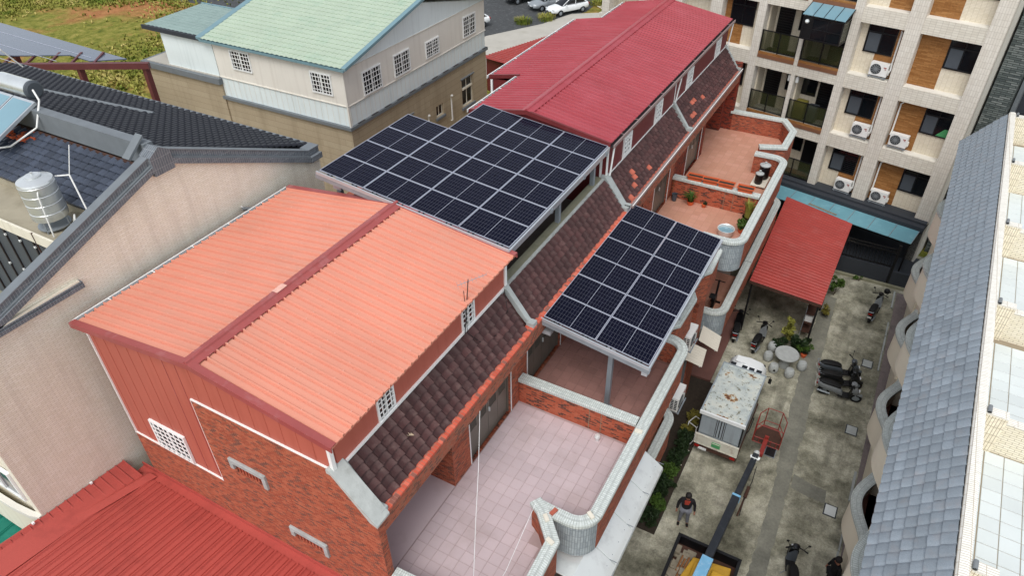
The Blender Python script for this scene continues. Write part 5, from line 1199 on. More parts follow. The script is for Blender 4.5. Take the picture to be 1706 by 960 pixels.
# ---------------------------------------------------------------- plants
def shrub(label, c, r, h, clumps, per, size, m, cat='shrub', pot=None, group=None):
    T = thing('shrub', label, cat, (c[0], c[1], c[2]), group); z = c[2]
    if pot: b = MB(); b.lathe(c, [(pot*.7, 0), (pot, pot*1.3), (pot*1.06, pot*1.32), (pot*.9, pot*1.25)], 16); b.o('pot', 'terracotta', T); z += pot*1.2
    b = MB()
    for k in range(5): t = k*1.26; b.tube((c[0], c[1], z), (c[0]+cos(t)*r*.5, c[1]+sin(t)*r*.5, z+h*.6), .014, 5, .006)
    b.o('stem', 'bark', T)
    b = MB(); clump_crown(b, (c[0], c[1], z+h*.55), r, clumps, per, size, h*.5); b.o('foliage', m, T); return T
shrub('tall yellow-green croton behind the stone table', (-1.0, 26.35, 0), .35, 1.5, 14, 60, .07, 'leaf_yellow')
shrub('low dark shrub left of the stone table', (-1.15, 25.95, 0), .4, .6, 12, 60, .07, 'leaf_dark')
shrub('broad dark shrub behind the stone table', (-.35, 26.0, 0), .5, .9, 16, 70, .08, 'leaf_dark')
shrub('small leafy plant in a clay pot by the table', (-.1, 25.85, 0), .35, .5, 10, 55, .06, 'leaf_mid', pot=.13)
shrub('weedy bush at the carport corner by the road', (.3, 31.0, 0), .4, 1.0, 10, 60, .07, 'leaf_mid'); shrub('dry weeds along the carport side beam', (.2, 29.2, 0), .35, .7, 8, 45, .06, 'leaf_warm')
shrub('weed tuft at the foot of the gate wall', (1.2, 32.8, 0), .25, .25, 6, 40, .05, 'leaf_mid')
ORD = ('first', 'second', 'third', 'fourth', 'fifth', 'sixth', 'seventh', 'eighth', 'ninth', 'tenth')
for k in range(10):
    y = 14.75+k*.56+random.gauss(0, .06); m = ('leaf_dark', 'leaf_mid', 'leaf_dark', 'leaf_dark', 'leaf_mid', 'leaf_dark', 'leaf_dark', 'leaf_dark', 'leaf_warm', 'leaf_warm')[k]
    shrub(('dark', 'green', 'reddish')[(m != 'leaf_dark')+(m == 'leaf_warm')]+' hedge shrub at the brick house foot, '+ORD[k]+' from the steel awning', (-3.08+random.gauss(0, .05), y, 0), random.uniform(.3, .4), random.uniform(.5, .85), 22, 75, .05, m, group='hedge shrubs along the brick house')
b = MB()
for _ in range(9): x, y = random.uniform(-3.2, -2.7), random.uniform(14.5, 20); b.cbox((x, y, .12), .07, .05, .02)
stuff(b.o('litter', 'louvre'))
struct('flower_bed', MB().box(-4.5, -2.75, 14.4, 22.3, 0, .1), 'soil')
def grass_plant(label, c, n, h, m, pot=.16, lean=.7, wd=.018):
    T = thing('potted_plant', label, 'potted plant', c); b = MB(); b.lathe(c, [(pot*.75, 0), (pot, pot*1.2), (pot*1.08, pot*1.22), (pot*.9, pot*1.1)], 16); b.o('pot', 'terracotta' if pot < .2 else 'rust_dark', T)
    MB().lathe((c[0], c[1], c[2]), [(pot*.92, pot*1.02), (pot*.9, pot*1.1)], 12).o('soil', 'soil', T)
    b = MB(); blades(b, (c[0], c[1], c[2]+pot), pot*.6, n, h, wd, lean); b.o('leaves', m, T); return T
grass_plant('arching green spider plant by the terrace divider', (-6.0, 25.6, TZ), 90, .5, 'leaf_mid', .15, .95)
grass_plant('tall snake plant in the terrace corner', (-3.62, 25.35, TZ), 70, .95, 'leaf_yellow', .2, .3, .03)
shrub('dark leafy pot plant beside the steel basin', (-3.62, 24.5, TZ), .28, .35, 10, 60, .06, 'leaf_mid', pot=.14)
shrub('small pot plant at the brick divider foot', (-5.45, 25.65, TZ), .14, .15, 5, 30, .04, 'leaf_dark', pot=.1)
bs = thing('steel_basin', 'stainless basin of water on the planted terrace', 'basin', (-4.1, 24.0, TZ)); b = MB(); b.lathe((-4.1, 24.0, TZ), [(.22, 0), (.28, .06), (.31, .3), (.335, .31), (.325, .325), (.295, .3), (.27, .1), (.01, .08)], 28); b.sm = True; b.o('bowl', 'steel_shine', bs); MB().lathe((-4.1, 24.0, TZ), [(.28, .2), (.28, .205)], 24).o('water', 'glass_blueish', bs)
tr_ = MB().lathe((-6.7, 25.6, TZ), [(.09, 0), (.12, .3), (.125, .31), (.1, .3), (.085, .02)], 14); tag(tr_.o('bucket', 'panel_grey'), 'dark bucket in the corner of the planted terrace', 'bucket')
bt = MB().tube((-6.85, 25.75, TZ), (-6.88, 25.85, TZ+.9), .015, 6); tag(bt.o('broom_handle', 'wood'), 'thin stick leaning by the brick divider', 'stick')
pm = MB(); pm.add(*[[(-.27, -.11, 0), (.27, -.11, 0), (.27, .11, 0), (-.27, .11, 0), (-.31, -.145, .2), (.31, -.145, .2), (.31, .145, .2), (-.31, .145, .2)], [(3, 2, 1, 0), (0, 1, 5, 4), (1, 2, 6, 5), (2, 3, 7, 6), (3, 0, 4, 7)]])
pm.box(-.33, .33, -.165, -.145, .17, .21).box(-.33, .33, .145, .165, .17, .21).box(-.33, -.31, -.145, .145, .17, .21).box(.31, .33, -.145, .145, .17, .21); pme = pm.mesh('planter_body', 'terracotta'); pso = MB().box(-.29, .29, -.13, .13, .1, .15).mesh('planter_soil', 'soil')
for k, (x, lb) in enumerate(((-6.05, 'nearest the house door'), (-5.42, 'second from the house door'), (-4.78, 'third from the house door'), (-4.0, 'set apart toward the alley parapet'))):
    T = thing('planter', 'orange plastic trough on the brick divider, '+lb, 'planter', (x, 25.98, 7.152), 'orange troughs on the divider', world=False, rz=random.gauss(.05, .03)); inst(pme, 'trough', T, Matrix.Identity(4)); inst(pso, 'soil', T, Matrix.Identity(4))
for k, (x, y, r, h, lb) in enumerate(((-3.87, 28.98, .22, .62, 'large black fermenting vat with pale lid on a trolley'), (-3.95, 28.45, .17, .45, 'small black fermenting vat with pale lid on a trolley'))):
    T = thing('vat', lb, 'vat', (x, y, TZ+.12)); b = MB(); b.lathe((x, y, TZ+.12), [(r*.85, 0), (r, .1), (r, h*.9), (r*.92, h)], 22); b.sm = True; b.o('jar', 'black_gloss', T)
    MB().lathe((x, y, TZ+.12), [(r*1.05, h), (r*1.05, h+.03), (r*.4, h+.09), (.03, h+.1)], 22).lathe((x, y, TZ+.12), [(.05, h+.1), (.05, h+.16)], 10).o('lid', 'stone_grey', T)
tl_ = thing('trolley', 'small wheeled board carrying the two black vats', 'trolley', (-3.95, 28.7, TZ)); MB().box(-4.22, -3.6, 28.2, 29.25, TZ+.08, TZ+.12).o('board', 'louvre', tl_)
for x in (-4.15, -3.67):
    for y in (28.27, 29.18): MB().lathe((x-.02, y, TZ+.04), [(.04, 0), (.04, .04)], 10, 'x').o('caster', 'tyre', tl_)
# exercise bike on the second-floor balcony
eb = thing('exercise_bike', 'black exercise bike on the lower curved balcony', 'exercise bike', (-3.9, 23.2, 3.1)); z = 3.1
MB().box(-4.1, -3.7, 22.75, 22.83, z, z+.06).box(-4.1, -3.7, 23.75, 23.83, z, z+.06).box(-3.94, -3.86, 22.8, 23.8, z+.06, z+.14).o('base', 'black_metal', eb)
MB().tube((-3.9, 23.1, z+.1), (-3.9, 22.95, z+.85), .035).o('seat_post', 'black_metal', eb); MB().box(-4.02, -3.78, 22.8, 23.1, z+.85, z+.93).o('saddle', 'black_rubber', eb, bevel=.03)
MB().lathe((-3.95, 23.45, z+.35), [(.24, 0), (.24, .1)], 20, 'x').o('flywheel', 'black_gloss', eb); MB().tube((-3.9, 23.55, z+.3), (-3.9, 23.75, z+1.15), .04).tube((-4.15, 23.7, z+1.15), (-3.65, 23.7, z+1.15), .02).o('handlebar', 'black_metal', eb)
# air conditioners and louvre shades on the alley front
Mx = lambda x, y, z, r: Matrix.Translation((x, y, z)) @ Matrix.Rotation(r, 4, 'Z')
ac('white air conditioner on the alley front below the smaller solar array', Mx(-3.52, 18.75, 4.95, radians(90))); ac('white air conditioner on the alley front above the hedge shrubs', Mx(-3.2, 17.0, 3.75, radians(90)))
def louvre(label, o, A, D):
    T = thing('louvre_shade', label, 'shade', tuple(o)); o, A, D = V(o), V(A), V(D); n = 7
    for k in range(n): MB().ob(o+A*(k/n), A/n*.93, D, V((0, 0, .025))).o('slat', 'louvre', T)
    MB().ob(o+D*.1-V((0, 0, .03)), A, D.normalized()*.04, V((0, 0, .028))).ob(o+D*.85-V((0, 0, .03)), A, D.normalized()*.04, V((0, 0, .028))).o('frame', 'alu', T)
louvre('cream slatted shade beside the curved parapet', (-4.0, 20.4, 3.55), (.12, -1.0, 0), (.68, .2, -.3)); louvre('cream slatted shade jutting over the red step', (-3.8, 21.6, 3.5), (.1, -.9, 0), (.75, .05, -.3))
MB().box(-4.4, -3.9, 19.5, 21.5, 1.0, 3.4).o('shutter_box', 'steel_grey', H3)
fr = thing('metal_stand', 'white bent metal chair frame in the hedge', 'frame', (-2.95, 19.4, 0)); b = MB(); z = .62
b.path([(-3.2, 19.3, z), (-2.85, 19.15, z), (-2.7, 19.55, z), (-3.05, 19.7, z), (-3.2, 19.3, z)], .018, 6).path([(-3.2, 19.3, z), (-3.2, 19.2, .1)], .018, 6).path([(-2.85, 19.15, z), (-2.8, 18.8, .3), (-2.9, 18.7, .1)], .018, 6).path([(-2.7, 19.55, z), (-2.7, 19.6, .1)], .018, 6).path([(-3.05, 19.7, z), (-3.05, 19.75, .1)], .018, 6); b.o('tube_frame', 'white_trim', fr)
# drains and covers in the alley
gd = thing('drain_grate', 'black slotted drain grate in the concrete', 'drain', (-.1, 19.8, 0)); MB().box(-.32, .08, 19.62, 20.12, .0, .012).o('frame', 'steel_grey', gd); MB().box(-.29, .05, 19.65, 20.09, .012, .014).o('pit', 'black_metal', gd)
for k in range(6): MB().box(-.28, .04, 19.67+k*.07, 19.7+k*.07, .014, .026).o('bar', 'gutter_dark', gd)
for k, (x, y, m, lb) in enumerate(((2.4, 22.45, 'concrete_cap', 'grey square cover near the three parked scooters'), (2.32, 18.25, 'steel_shine', 'pale metal square cover with dark rim by the pavers'), (2.42, 26.7, 'concrete_cap', 'small square cover beside the pavers up the alley'))):
    T = thing('inspection_cover', lb, 'cover', (x, y, 0)); MB().box(x-.22, x+.22, y-.26, y+.26, 0, .012).o('rim', 'black_wall', T); MB().box(x-.18, x+.18, y-.22, y+.22, .012, .022).o('plate', m, T)
sq = MB().box(-3.0, -2.8, 23.6, 23.85, .0, .02).box(-2.97, -2.83, 23.63, 23.82, .02, .022); tag(sq.o('drain_mat', 'black_rubber'), 'small black square drain beside the box truck cab', 'drain')
# bricks left lying on the parapet
for k, (x, y, r, m, lb) in enumerate(((-4.1, 9.05, 1.3, 'tile_orange', 'red brick on the curved parapet cap'), (-4.18, 8.82, -.75, 'louvre', 'cream brick on the upper zigzag cap'), (-3.83, 8.32, -.3, 'louvre', 'cream brick at the bend of the zigzag cap'), (-3.3, 9.38, -.6, 'louvre', 'cream brick at the corner of the curved cap'), (-3.24, 12.3, .1, 'louvre', 'cream brick beside the terrace divider'))):
    b = MB().box(-.1, .1, -.05, .05, 0, .055); o = b.o('loose_brick', m, bevel=.006); o.location = (x, y, 7.155); o.rotation_euler = (0, 0, r); tag(o, lb, 'brick', 'loose bricks on the parapet')
vp = MB().lathe((-4.35, 12.3, TZ), [(.05, 0), (.05, .12), (.09, .13), (.07, .19), (.01, .2)], 12); tag(vp.o('floor_vent', 'steel_shine'), 'small chrome floor vent on the pink terrace', 'vent')
rp = thing('rope', 'thin white rope falling from the eave across the pink terrace', 'rope', (-6.4, 9.8, 8.6)); MB().path([(-6.47, 9.75, 8.72), (-6.1, 9.0, 7.7), (-5.6, 8.0, 7.1), (-5.05, 7.0, 6.9), (-4.5, 6.05, 7.16)], .007, 6).o('strand', 'white_trim', rp)
rp2 = thing('rope', 'thin white rope tied to the tip of the zigzag parapet', 'rope', (-4.6, 9, 7.2)); MB().path([(-4.58, 9.05, 7.17), (-4.5, 8.2, 7.05), (-4.4, 7.3, 7.0), (-4.35, 6.3, 7.18)], .006, 6).o('strand', 'white_trim', rp2)
for p in ((-7.02, 6.9, 9.75), ): pass
mp = thing('mortar_patch', 'cream mortar smear on the dark tile slope', 'mortar', (-7.0, 7.6, 9.6)); b = MB(); leaves(b, (-7.02, 7.7, 9.66), .05, .18, .03, 8, .09, up=3); b.o('smear', 'tile_mend', mp)
# ---------------------------------------------------------------- vehicles
def loft(secs, axis='y', rnd=.3, n=None):
    """sections (pos, cx, half width, z0, z1) joined as a rounded body along y"""
    b = MB(); vs = []; fs = []; m = 12
    for (p, cx, hw, z0, z1) in secs:
        h = (z1-z0)/2; zc = (z0+z1)/2
        for k in range(m):
            t = 2*pi*k/m; c, s_ = cos(t), sin(t)
            e = 2/3.2
            x = cx+hw*(abs(c)**e)*(1 if c >= 0 else -1); z = zc+h*(abs(s_)**e)*(1 if s_ >= 0 else -1)
            vs.append((x, p, z))
    for i in range(len(secs)-1):
        for k in range(m): a, c = i*m+k, i*m+(k+1) % m; fs.append((a, a+m, c+m, c))
    fs += [tuple(range(m)), tuple(range((len(secs)-1)*m, len(secs)*m))[::-1]]
    if secs[-1][0] < secs[0][0]: fs = [f[::-1] for f in fs]
    b.add(vs, fs); b.sm = True; return b
def wheel(parent, c, r, w_, rim='steel_grey', name='wheel'):
    b = MB(); b.lathe(c, [(r*.62, -w_/2), (r*.9, -w_/2), (r, -w_/3), (r, w_/3), (r*.9, w_/2), (r*.62, w_/2)], 22, 'x', cap=False); b.sm = True; t = b.o(name, 'tyre', parent)
    b = MB(); b.lathe(c, [(r*.2, -w_*.42), (r*.63, -w_*.3), (r*.63, w_*.3), (r*.2, w_*.42)], 16, 'x'); b.o('rim', rim, t)
def scooter(label, loc, rz, body, trim, lean=.06, seat='black_rubber', steer=.25, plate=True):
    T = thing('scooter', label, 'scooter', loc, 'scooters parked in the alley', world=False); T.rotation_euler = (0, lean, rz)
    wheel(T, (0, -.6, .225), .225, .11); wheel(T, (0, .64, .225), .225, .1)
    loft([(-.92, 0, .03, .56, .7), (-.8, 0, .13, .46, .76), (-.55, 0, .17, .38, .74), (-.2, 0, .165, .34, .68), (.0, 0, .15, .26, .56), (.1, 0, .12, .22, .4)]).o('tail_body', body, T)
    loft([(-.86, 0, .06, .70, .77), (-.7, 0, .13, .70, .82), (-.4, 0, .145, .68, .80), (-.15, 0, .13, .64, .75), (-.02, 0, .08, .60, .69)]).o('seat', seat, T)
    MB().box(-.15, .15, -.05, .42, .22, .28).o('floorboard', 'black_rubber', T, bevel=.015)
    b = MB(); b.prism([(-.17, .34, .26), (.17, .34, .26), (.15, .42, .6), (.09, .40, .95), (-.09, .40, .95), (-.15, .42, .6)], (0, .06, .02)); b.o('leg_shield', trim, T, bevel=.02)
    loft([(.40, 0, .15, .5, .86), (.52, 0, .15, .46, .84), (.62, 0, .10, .48, .72), (.70, 0, .04, .52, .62)]).o('front_cowl', body, T)
    loft([(.42, 0, .06, .40, .46), (.62, 0, .075, .43, .5), (.84, 0, .06, .38, .44)]).o('front_fender', body, T)
    MB().box(-.07, .07, .655, .70, .62, .70).o('headlight', 'lamp_clear', T, bevel=.015)
    b = MB(); b.tube((-.05, .62, .25), (-.05, .5, .8), .022).tube((.05, .62, .25), (.05, .5, .8), .022); b.o('fork', 'steel_grey', T)
    loft([(.30, 0, .07, .95, 1.04), (.40, 0, .12, .93, 1.07), (.5, 0, .09, .92, 1.04)]).o('handlebar_cowl', body, T)
    b = MB(); b.path([(-.34, .26, 1.03), (-.12, .38, 1.0), (.12, .38, 1.0), (.34, .26, 1.03)], .018, 8); b.o('handlebar', 'black_rubber', T)
    for s_ in (-1, 1):
        MB().tube((.34*s_, .24, 1.03), (.24*s_, .30, 1.025), .024).o('grip', 'black_rubber', T)
        m = MB(); m.tube((.22*s_, .34, 1.02), (.31*s_, .36, 1.22), .008, 6); m = m.o('mirror', 'black_metal', T); MB().lathe((.33*s_, .36, 1.25), [(.045, -.01), (.05, 0), (.04, .012)], 12, 'y').o('mirror_glass', 'black_gloss', m)
    MB().ob((-.09, -.93, .42), (.18, 0, 0), (0, -.045, .12), (0, -.008, 0)).o('number_plate', 'plate_white', T)
    MB().box(-.09, .09, -.935, -.90, .60, .66).o('tail_light', 'lamp_red', T)
    b = MB(); b.path([(-.11, -.86, .78), (-.12, -.98, .8), (.12, -.98, .8), (.11, -.86, .78)], .012, 6); b.o('grab_rail', 'steel_grey', T)
    b = MB(); b.tube((.13, -.85, .3), (.14, -.35, .24), .04, 10); b.o('exhaust', 'steel_grey', T)
    for s_ in (-1, 1): MB().tube((.1*s_, -.75, .52), (.1*s_, -.62, .24), .02).o('shock', 'black_metal', T)
    MB().tube((-.12, .0, .22), (-.26, -.04, .01), .012).o('kickstand', 'steel_grey', T)
    return T
scooter('black scooter parked against the lower curved balcony', (-3.1, 26.0, 0), radians(6), 'black_gloss', 'black_gloss', .02)
s_ = scooter('black scooter parked between the box truck and stone stools', (-2.0, 25.7, 0), radians(-6), 'black_gloss', 'grey_plastic', -.03)
s_ = scooter('lone black scooter with white side panel near the gate wall', (2.2, 30.3, 0), radians(-10), 'black_gloss', 'silver_paint', -.05)
hb = MB(); hb.lathe((2.42, 30.85, 1.12), [(.04, -.1), (.12, -.07), (.14, .0), (.11, .09), (.03, .13)], 16); hb.sm = True; tag(hb.o('helmet', 'black_gloss'), 'black helmet hung on the lone scooter', 'helmet')
for k, (x, y, rz, bd, lb) in enumerate(((1.42, 25.35, -72, 'panel_grey', 'grey scooter farthest up the alley in the row of three'), (1.55, 24.72, -74, 'black_gloss', 'dark scooter with pale stripe squeezed between two others'), (1.62, 24.05, -84, 'grey_plastic', 'silver scooter in the row of three, beside the square cover'))):
    scooter(lb, (x, y, 0), radians(rz), bd, 'black_gloss', .1)
scooter('dark scooter by the pavement strip beside a black clothed person', (1.55, 15.1, 0), radians(12), 'black_gloss', 'panel_grey', .05)
# box truck
TK = thing('box_truck', 'small white box truck with rust patched roof', 'truck', (-1.9, 20.2, 0), world=False, rz=radians(-.8))
W_, L0, L1 = .78, -1.78, 1.05
MB().box(-.76, .76, -1.74, 1.0, .62, 2.3).o('cargo_box', 'truck_box', TK, bevel=.015)
rf = MB().box(-.80, .80, -1.8, 1.06, 2.3, 2.36).o('box_roof', 'truck_roof', TK, bevel=.02)
b = MB(); b.box(-.82, -.77, -1.81, 1.07, 2.27, 2.385).box(.77, .82, -1.81, 1.07, 2.27, 2.385).box(-.77, .77, 1.03, 1.075, 2.27, 2.385); b.o('roof_rim', 'truck_box', rf); MB().box(-.82, .82, -1.83, -1.765, 2.24, 2.39).o('rear_header', 'white_paint', rf)
for s_ in (-1, 1):
    d = MB().box(min(.02*s_, .72*s_), max(.02*s_, .72*s_), -1.775, -1.742, 1.28, 2.22).o('rear_door', 'truck_box', TK); MB().tube((.1*s_, -1.79, 1.3), (.1*s_, -1.79, 2.2), .014).tube((.16*s_, -1.79, 1.3), (.16*s_, -1.79, 2.2), .010).o('lock_rod', 'gutter_dark', d)
MB().box(-.015, .015, -1.772, -1.745, 1.28, 2.22).box(-.78, -.73, -1.775, -1.745, .7, 2.26).box(.73, .78, -1.775, -1.745, .7, 2.26).o('door_seal', 'black_rubber', TK)
tgt = MB(); tgt.box(-.8, .8, -1.86, -1.80, .72, 1.22)
for k in range(8):
    if k in (3, 4): continue
    x = -.7+k*.2; tgt.box(x-.012, x+.012, -1.885, -1.86, .78, 1.16)
tgt.box(-.8, .8, -1.875, -1.855, 1.17, 1.22).box(-.8, .8, -1.875, -1.855, .72, .77); tg = tgt.o('tailgate', 'truck_gate', TK)
MB().box(-.16, .16, -1.89, -1.862, .84, 1.06).o('green_plate', 'plate_green', tg); MB().box(-.15, .15, -1.895, -1.891, 1.02, 1.05).o('plate_text', 'louvre', tg)
MB().box(-.8, .8, -1.86, 1.3, .5, .64).box(-.3, -.22, -1.8, 1.9, .42, .52).box(.22, .3, -1.8, 1.9, .42, .52).o('chassis', 'rust_dark', TK); MB().box(-.6, -.3, -1.9, -1.87, .5, .6).o('rear_plate', 'plate_white', TK)
for x in (-.66, .66): MB().box(x-.09, x+.09, -1.89, -1.86, .56, .66).o('tail_light', 'lamp_red', TK); MB().box(x-.07, x+.07, 2.3, 2.33, .72, .86).o('headlight', 'lamp_clear', TK)
b = loft([(1.1, 0, .72, .6, 2.2), (1.16, 0, .75, .5, 2.26), (1.5, 0, .75, .48, 2.28), (1.95, 0, .75, .45, 2.22), (2.1, 0, .75, .42, 1.95), (2.25, 0, .74, .42, 1.35), (2.32, 0, .7, .45, 1.0)]); b.o('cab', 'white_paint', TK)
MB().prism([(-.6, 2.13, 1.92), (.6, 2.13, 1.92), (.66, 2.27, 1.36), (-.66, 2.27, 1.36)], (0, .02, .006)).o('windscreen', 'glass_dark', TK)
for s_ in (-1, 1): MB().prism([(.757*s_, 1.2, 1.3), (.757*s_, 1.85, 1.3), (.757*s_, 1.7, 1.8), (.757*s_, 1.2, 1.8)], (.012*s_, 0, 0)).o('side_window', 'glass_dark', TK)
for x in (-.48, -.05, .22, .5): MB().box(x-.1, x+.1, 1.20, 1.36, 2.262, 2.275).o('roof_slot', 'glass_dark', TK)
MB().box(-.45, -.05, 1.45, 1.8, 2.27, 2.30).o('roof_vent', 'white_paint', TK)
for s_ in (-1, 1): MB().path([(.76*s_, 2.0, 1.5), (.92*s_, 2.05, 1.5), (.92*s_, 2.05, 1.3)], .012, 6).box(min(.86*s_, .98*s_), max(.86*s_, .98*s_), 2.04, 2.07, 1.15, 1.4).o('mirror', 'black_rubber', TK)
for y in (-1.1, 1.5):
    for x in (-.64, .64): wheel(TK, (x, y, .29), .29, .17)
MB().path([(.79, -.6, .75), (.86, -.5, .9), (.86, .2, .9), (.79, .3, .75)], .018, 6).o('side_hoop', 'black_metal', TK)
# basket lift truck
CT = thing('lift_truck', 'yellow turret lift truck with black boom and red basket', 'lift truck', (-.9, 12.6, 0))
b = MB(); b.box(-1.86, .08, 8.6, 13.95, .75, .9); ct = b.o('bed_floor', 'rust_dark', CT)
for x0, x1, y0, y1 in ((-1.9, -1.82, 8.6, 13.98), (.02, .1, 8.6, 13.98), (-1.82, .02, 13.9, 13.98)): MB().box(x0, x1, y0, y1, .9, 1.3).o('bed_side', 'black_gloss', CT); MB().box(x0-.01, x1+.01, y0-.01, y1+.01, 1.3, 1.325).o('side_rail', 'black_metal', CT)
b = MB(); b.prism([(-1.25, 13.45, .92), (-.1, 13.62, .92), (-.06, 12.9, .92), (.0, 11.0, .92), (-1.4, 11.0, .92), (-1.42, 12.6, .92)], (0, 0, .3)); b.o('turret_base', 'yellow_paint', CT, bevel=.04)
MB().prism([(-1.15, 13.2, 1.22), (-.75, 13.2, 1.22), (-.75, 12.2, 1.22), (-1.2, 12.2, 1.22)], (0, 0, .18)).box(-.6, -.15, 12.0, 13.2, 1.22, 1.36).o('turret_cover', 'yellow_paint', CT, bevel=.03)
p0, p1, p2 = V((-.86, 12.4, 1.85)), V((-.66, 15.95, 1.62)), V((-.52, 18.1, 1.5)); d = (p1-p0).normalized(); sx = d.cross(Z3).normalized(); su = sx.cross(d)
def beam(a, c, w_, h): return MB().ob(V(a)-sx*w_/2-su*h/2, V(c)-V(a), sx*w_, su*h)
beam(p0-d*2, p0+d*.75, .34, .36).o('boom_sleeve', 'blue_paint', CT, bevel=.01); beam(p0+d*.7, p1, .25, .27).o('boom', 'boom_black', CT, bevel=.015); beam(p1-d*.08, p1, .28, .3).o('boom_collar', 'blue_paint', CT); beam(p1, p2, .2, .22).o('boom_inner', 'boom_black', CT, bevel=.015)
MB().box(-1.1, -.6, 11.6, 12.1, 1.2, 2.0).o('turret', 'yellow_paint', CT)
b = MB(); b.tube(p2-d*.35, p2+d*.15, .11, 10).tube(p2-V((.16, .1, 0)), p2+V((.16, -.1, 0)), .06, 10).tube(p2-V((.14, .25, -.1)), p2+V((.14, -.25, .1)), .035, 8); b.o('boom_head', 'steel_shine', CT)
MB().path([p2+V((.14, -.4, -.1)), p2+V((.16, -.9, -.35)), p2+V((.1, -1.5, -.5)), p2+V((.12, -2.2, -.7))], .014, 6).o('cable', 'black_rubber', CT); MB().tube(p2+V((.12, -1.1, -.42)), p2+V((.1, -1.5, -.55)), .06, 8).path([p2+V((.1, -1.5, -.55)), p2+V((.06, -2.3, -.6))], .03, 6).o('hook_block', 'rust_dark', CT)
BK = MB(); bz0, bz1 = 1.2, 2.1; hexp = [(-.82, 19.0), (-.82, 19.55), (-.62, 19.95), (-.1, 19.95), (.12, 19.55), (.12, 19.0)]
for (x0, y0), (x1, y1) in zip(hexp, hexp[1:]+hexp[:1]):
    for z in (bz0, bz0+.25, bz1): BK.tube((x0, y0, z), (x1, y1, z), .015, 6)
for k, (x, y) in enumerate(hexp): BK.tube((x, y, bz0), (x, y, bz1), .018, 6)
for k in range(5): BK.tube((-.8+k*.2, 19.0, bz0), (-.8+k*.2, 19.0, bz0+.3), .012, 5)
bk = BK.o('basket', 'red_paint', CT); MB().prism([(x, y, bz0-.02) for x, y in hexp], (0, 0, .015)).o('basket_floor', 'rust_dark', bk); MB().box(-.44, -.3, 18.92, 19.0, 1.1, 1.7).ob((-.45, 18.2, 1.4), (.14, 0, 0), (.0, .8, .05), (0, 0, .14)).o('basket_mount', 'red_paint', bk)
for x in (-1.6, -.15):
    for y in (9.3, 11.6, 13.0): wheel(CT, (x, y, .4), .4, .24)
b = MB()
for k in range(70): b.cbox((random.uniform(-1.8, -1.3), random.uniform(11.2, 13.6), .95+random.random()*.2), random.uniform(.05, .3), random.uniform(.05, .35), random.uniform(.03, .1))
stuff(b.o('bed_debris', 'fabric_tarp', CT))
for k in range(3): tag(MB().tube((-1.72+k*.09, 11.0, 1.02+k*.03), (-1.55+k*.1, 13.4, 1.1+k*.02), .035, 6).o('timber', 'wood'), 'rough timber length lying in the lift truck bed', 'timber', 'timber lengths in the truck bed')
for k, (x, y) in enumerate(((-1.45, 13.5), (-1.35, 13.2), (-1.55, 12.9))):
    b = MB(); b.lathe((x, y, .9), [(.08, 0), (.15, .05), (.15, .12), (.08, .2), (.03, .22)], 12); b.sm = True; tag(b.o('sack', 'fabric_tarp'), 'crumpled pale sack in the lift truck bed', 'sack', 'sacks in the truck bed')
# cars in the lot
def car(label, loc, rz, paint):
    T = thing('parked_car', label, 'car', loc, 'cars parked in the gravel lot', world=False, rz=rz)
    loft([(-2.1, 0, .72, .4, .82), (-2.0, 0, .82, .3, .95), (-1.2, 0, .86, .25, .95), (.8, 0, .86, .25, .93), (1.7, 0, .83, .26, .80), (2.05, 0, .74, .32, .66), (2.15, 0, .6, .36, .55)]).o('body', paint, T)
    c = loft([(-1.85, 0, .62, .88, .98), (-1.4, 0, .68, .88, 1.34), (-.7, 0, .70, .88, 1.46), (.1, 0, .69, .88, 1.43), (.65, 0, .66, .88, 1.18), (1.05, 0, .62, .86, .94)]); c.o('cabin', 'glass_dark', T)
    loft([(-1.45, 0, .62, 1.33, 1.4), (-.7, 0, .655, 1.40, 1.49), (.0, 0, .64, 1.38, 1.46), (.25, 0, .6, 1.32, 1.38)]).o('roof', paint, T)
    for s_ in (-1, 1):
        for (a, e) in (((.64*s_, .95, .92), (.58*s_, .15, 1.42)), ((.69*s_, -.5, .92), (.64*s_, -.5, 1.43)), ((.63*s_, -1.75, .95), (.6*s_, -1.35, 1.38))): MB().tube(a, e, .035, 6).o('window_pillar', paint, T)
        MB().box(min(.84*s_, .98*s_), max(.84*s_, .98*s_), .62, .74, .9, 1.03).o('mirror', paint, T, bevel=.02)
        MB().box(min(.42*s_, .72*s_), max(.42*s_, .72*s_), 1.94, 2.11, .58, .70).o('headlight', 'lamp_clear', T, bevel=.03); MB().box(min(.5*s_, .76*s_), max(.5*s_, .76*s_), -2.13, -2.05, .7, .84).o('tail_light', 'lamp_red', T)
        for y in (-1.3, 1.32): wheel(T, (.77*s_, y, .31), .31, .2)
    MB().box(-.42, .42, 2.1, 2.165, .34, .5).o('grille', 'black_gloss', T); MB().box(-.2, .2, 2.165, 2.18, .44, .54).o('number_plate', 'plate_white', T); MB().box(-.2, .2, -2.14, -2.11, .5, .62).o('number_plate', 'plate_white', T)
car('white hatchback parked at the gravel lot edge', (-30.6, 65.8, .0), radians(150), 'white_paint'); car('silver hatchback parked beside the white car', (-32.9, 66.4, 0), radians(148), 'silver_paint'); car('black car parked beyond the silver car', (-36.2, 67.4, 0), radians(148), 'black_gloss'); car('white car half hidden behind the tan building', (-36.9, 57.2, 0), radians(150), 'white_paint')
car('dark car parked far left in the gravel lot', (-40.0, 68.6, 0), radians(148), 'black_gloss')
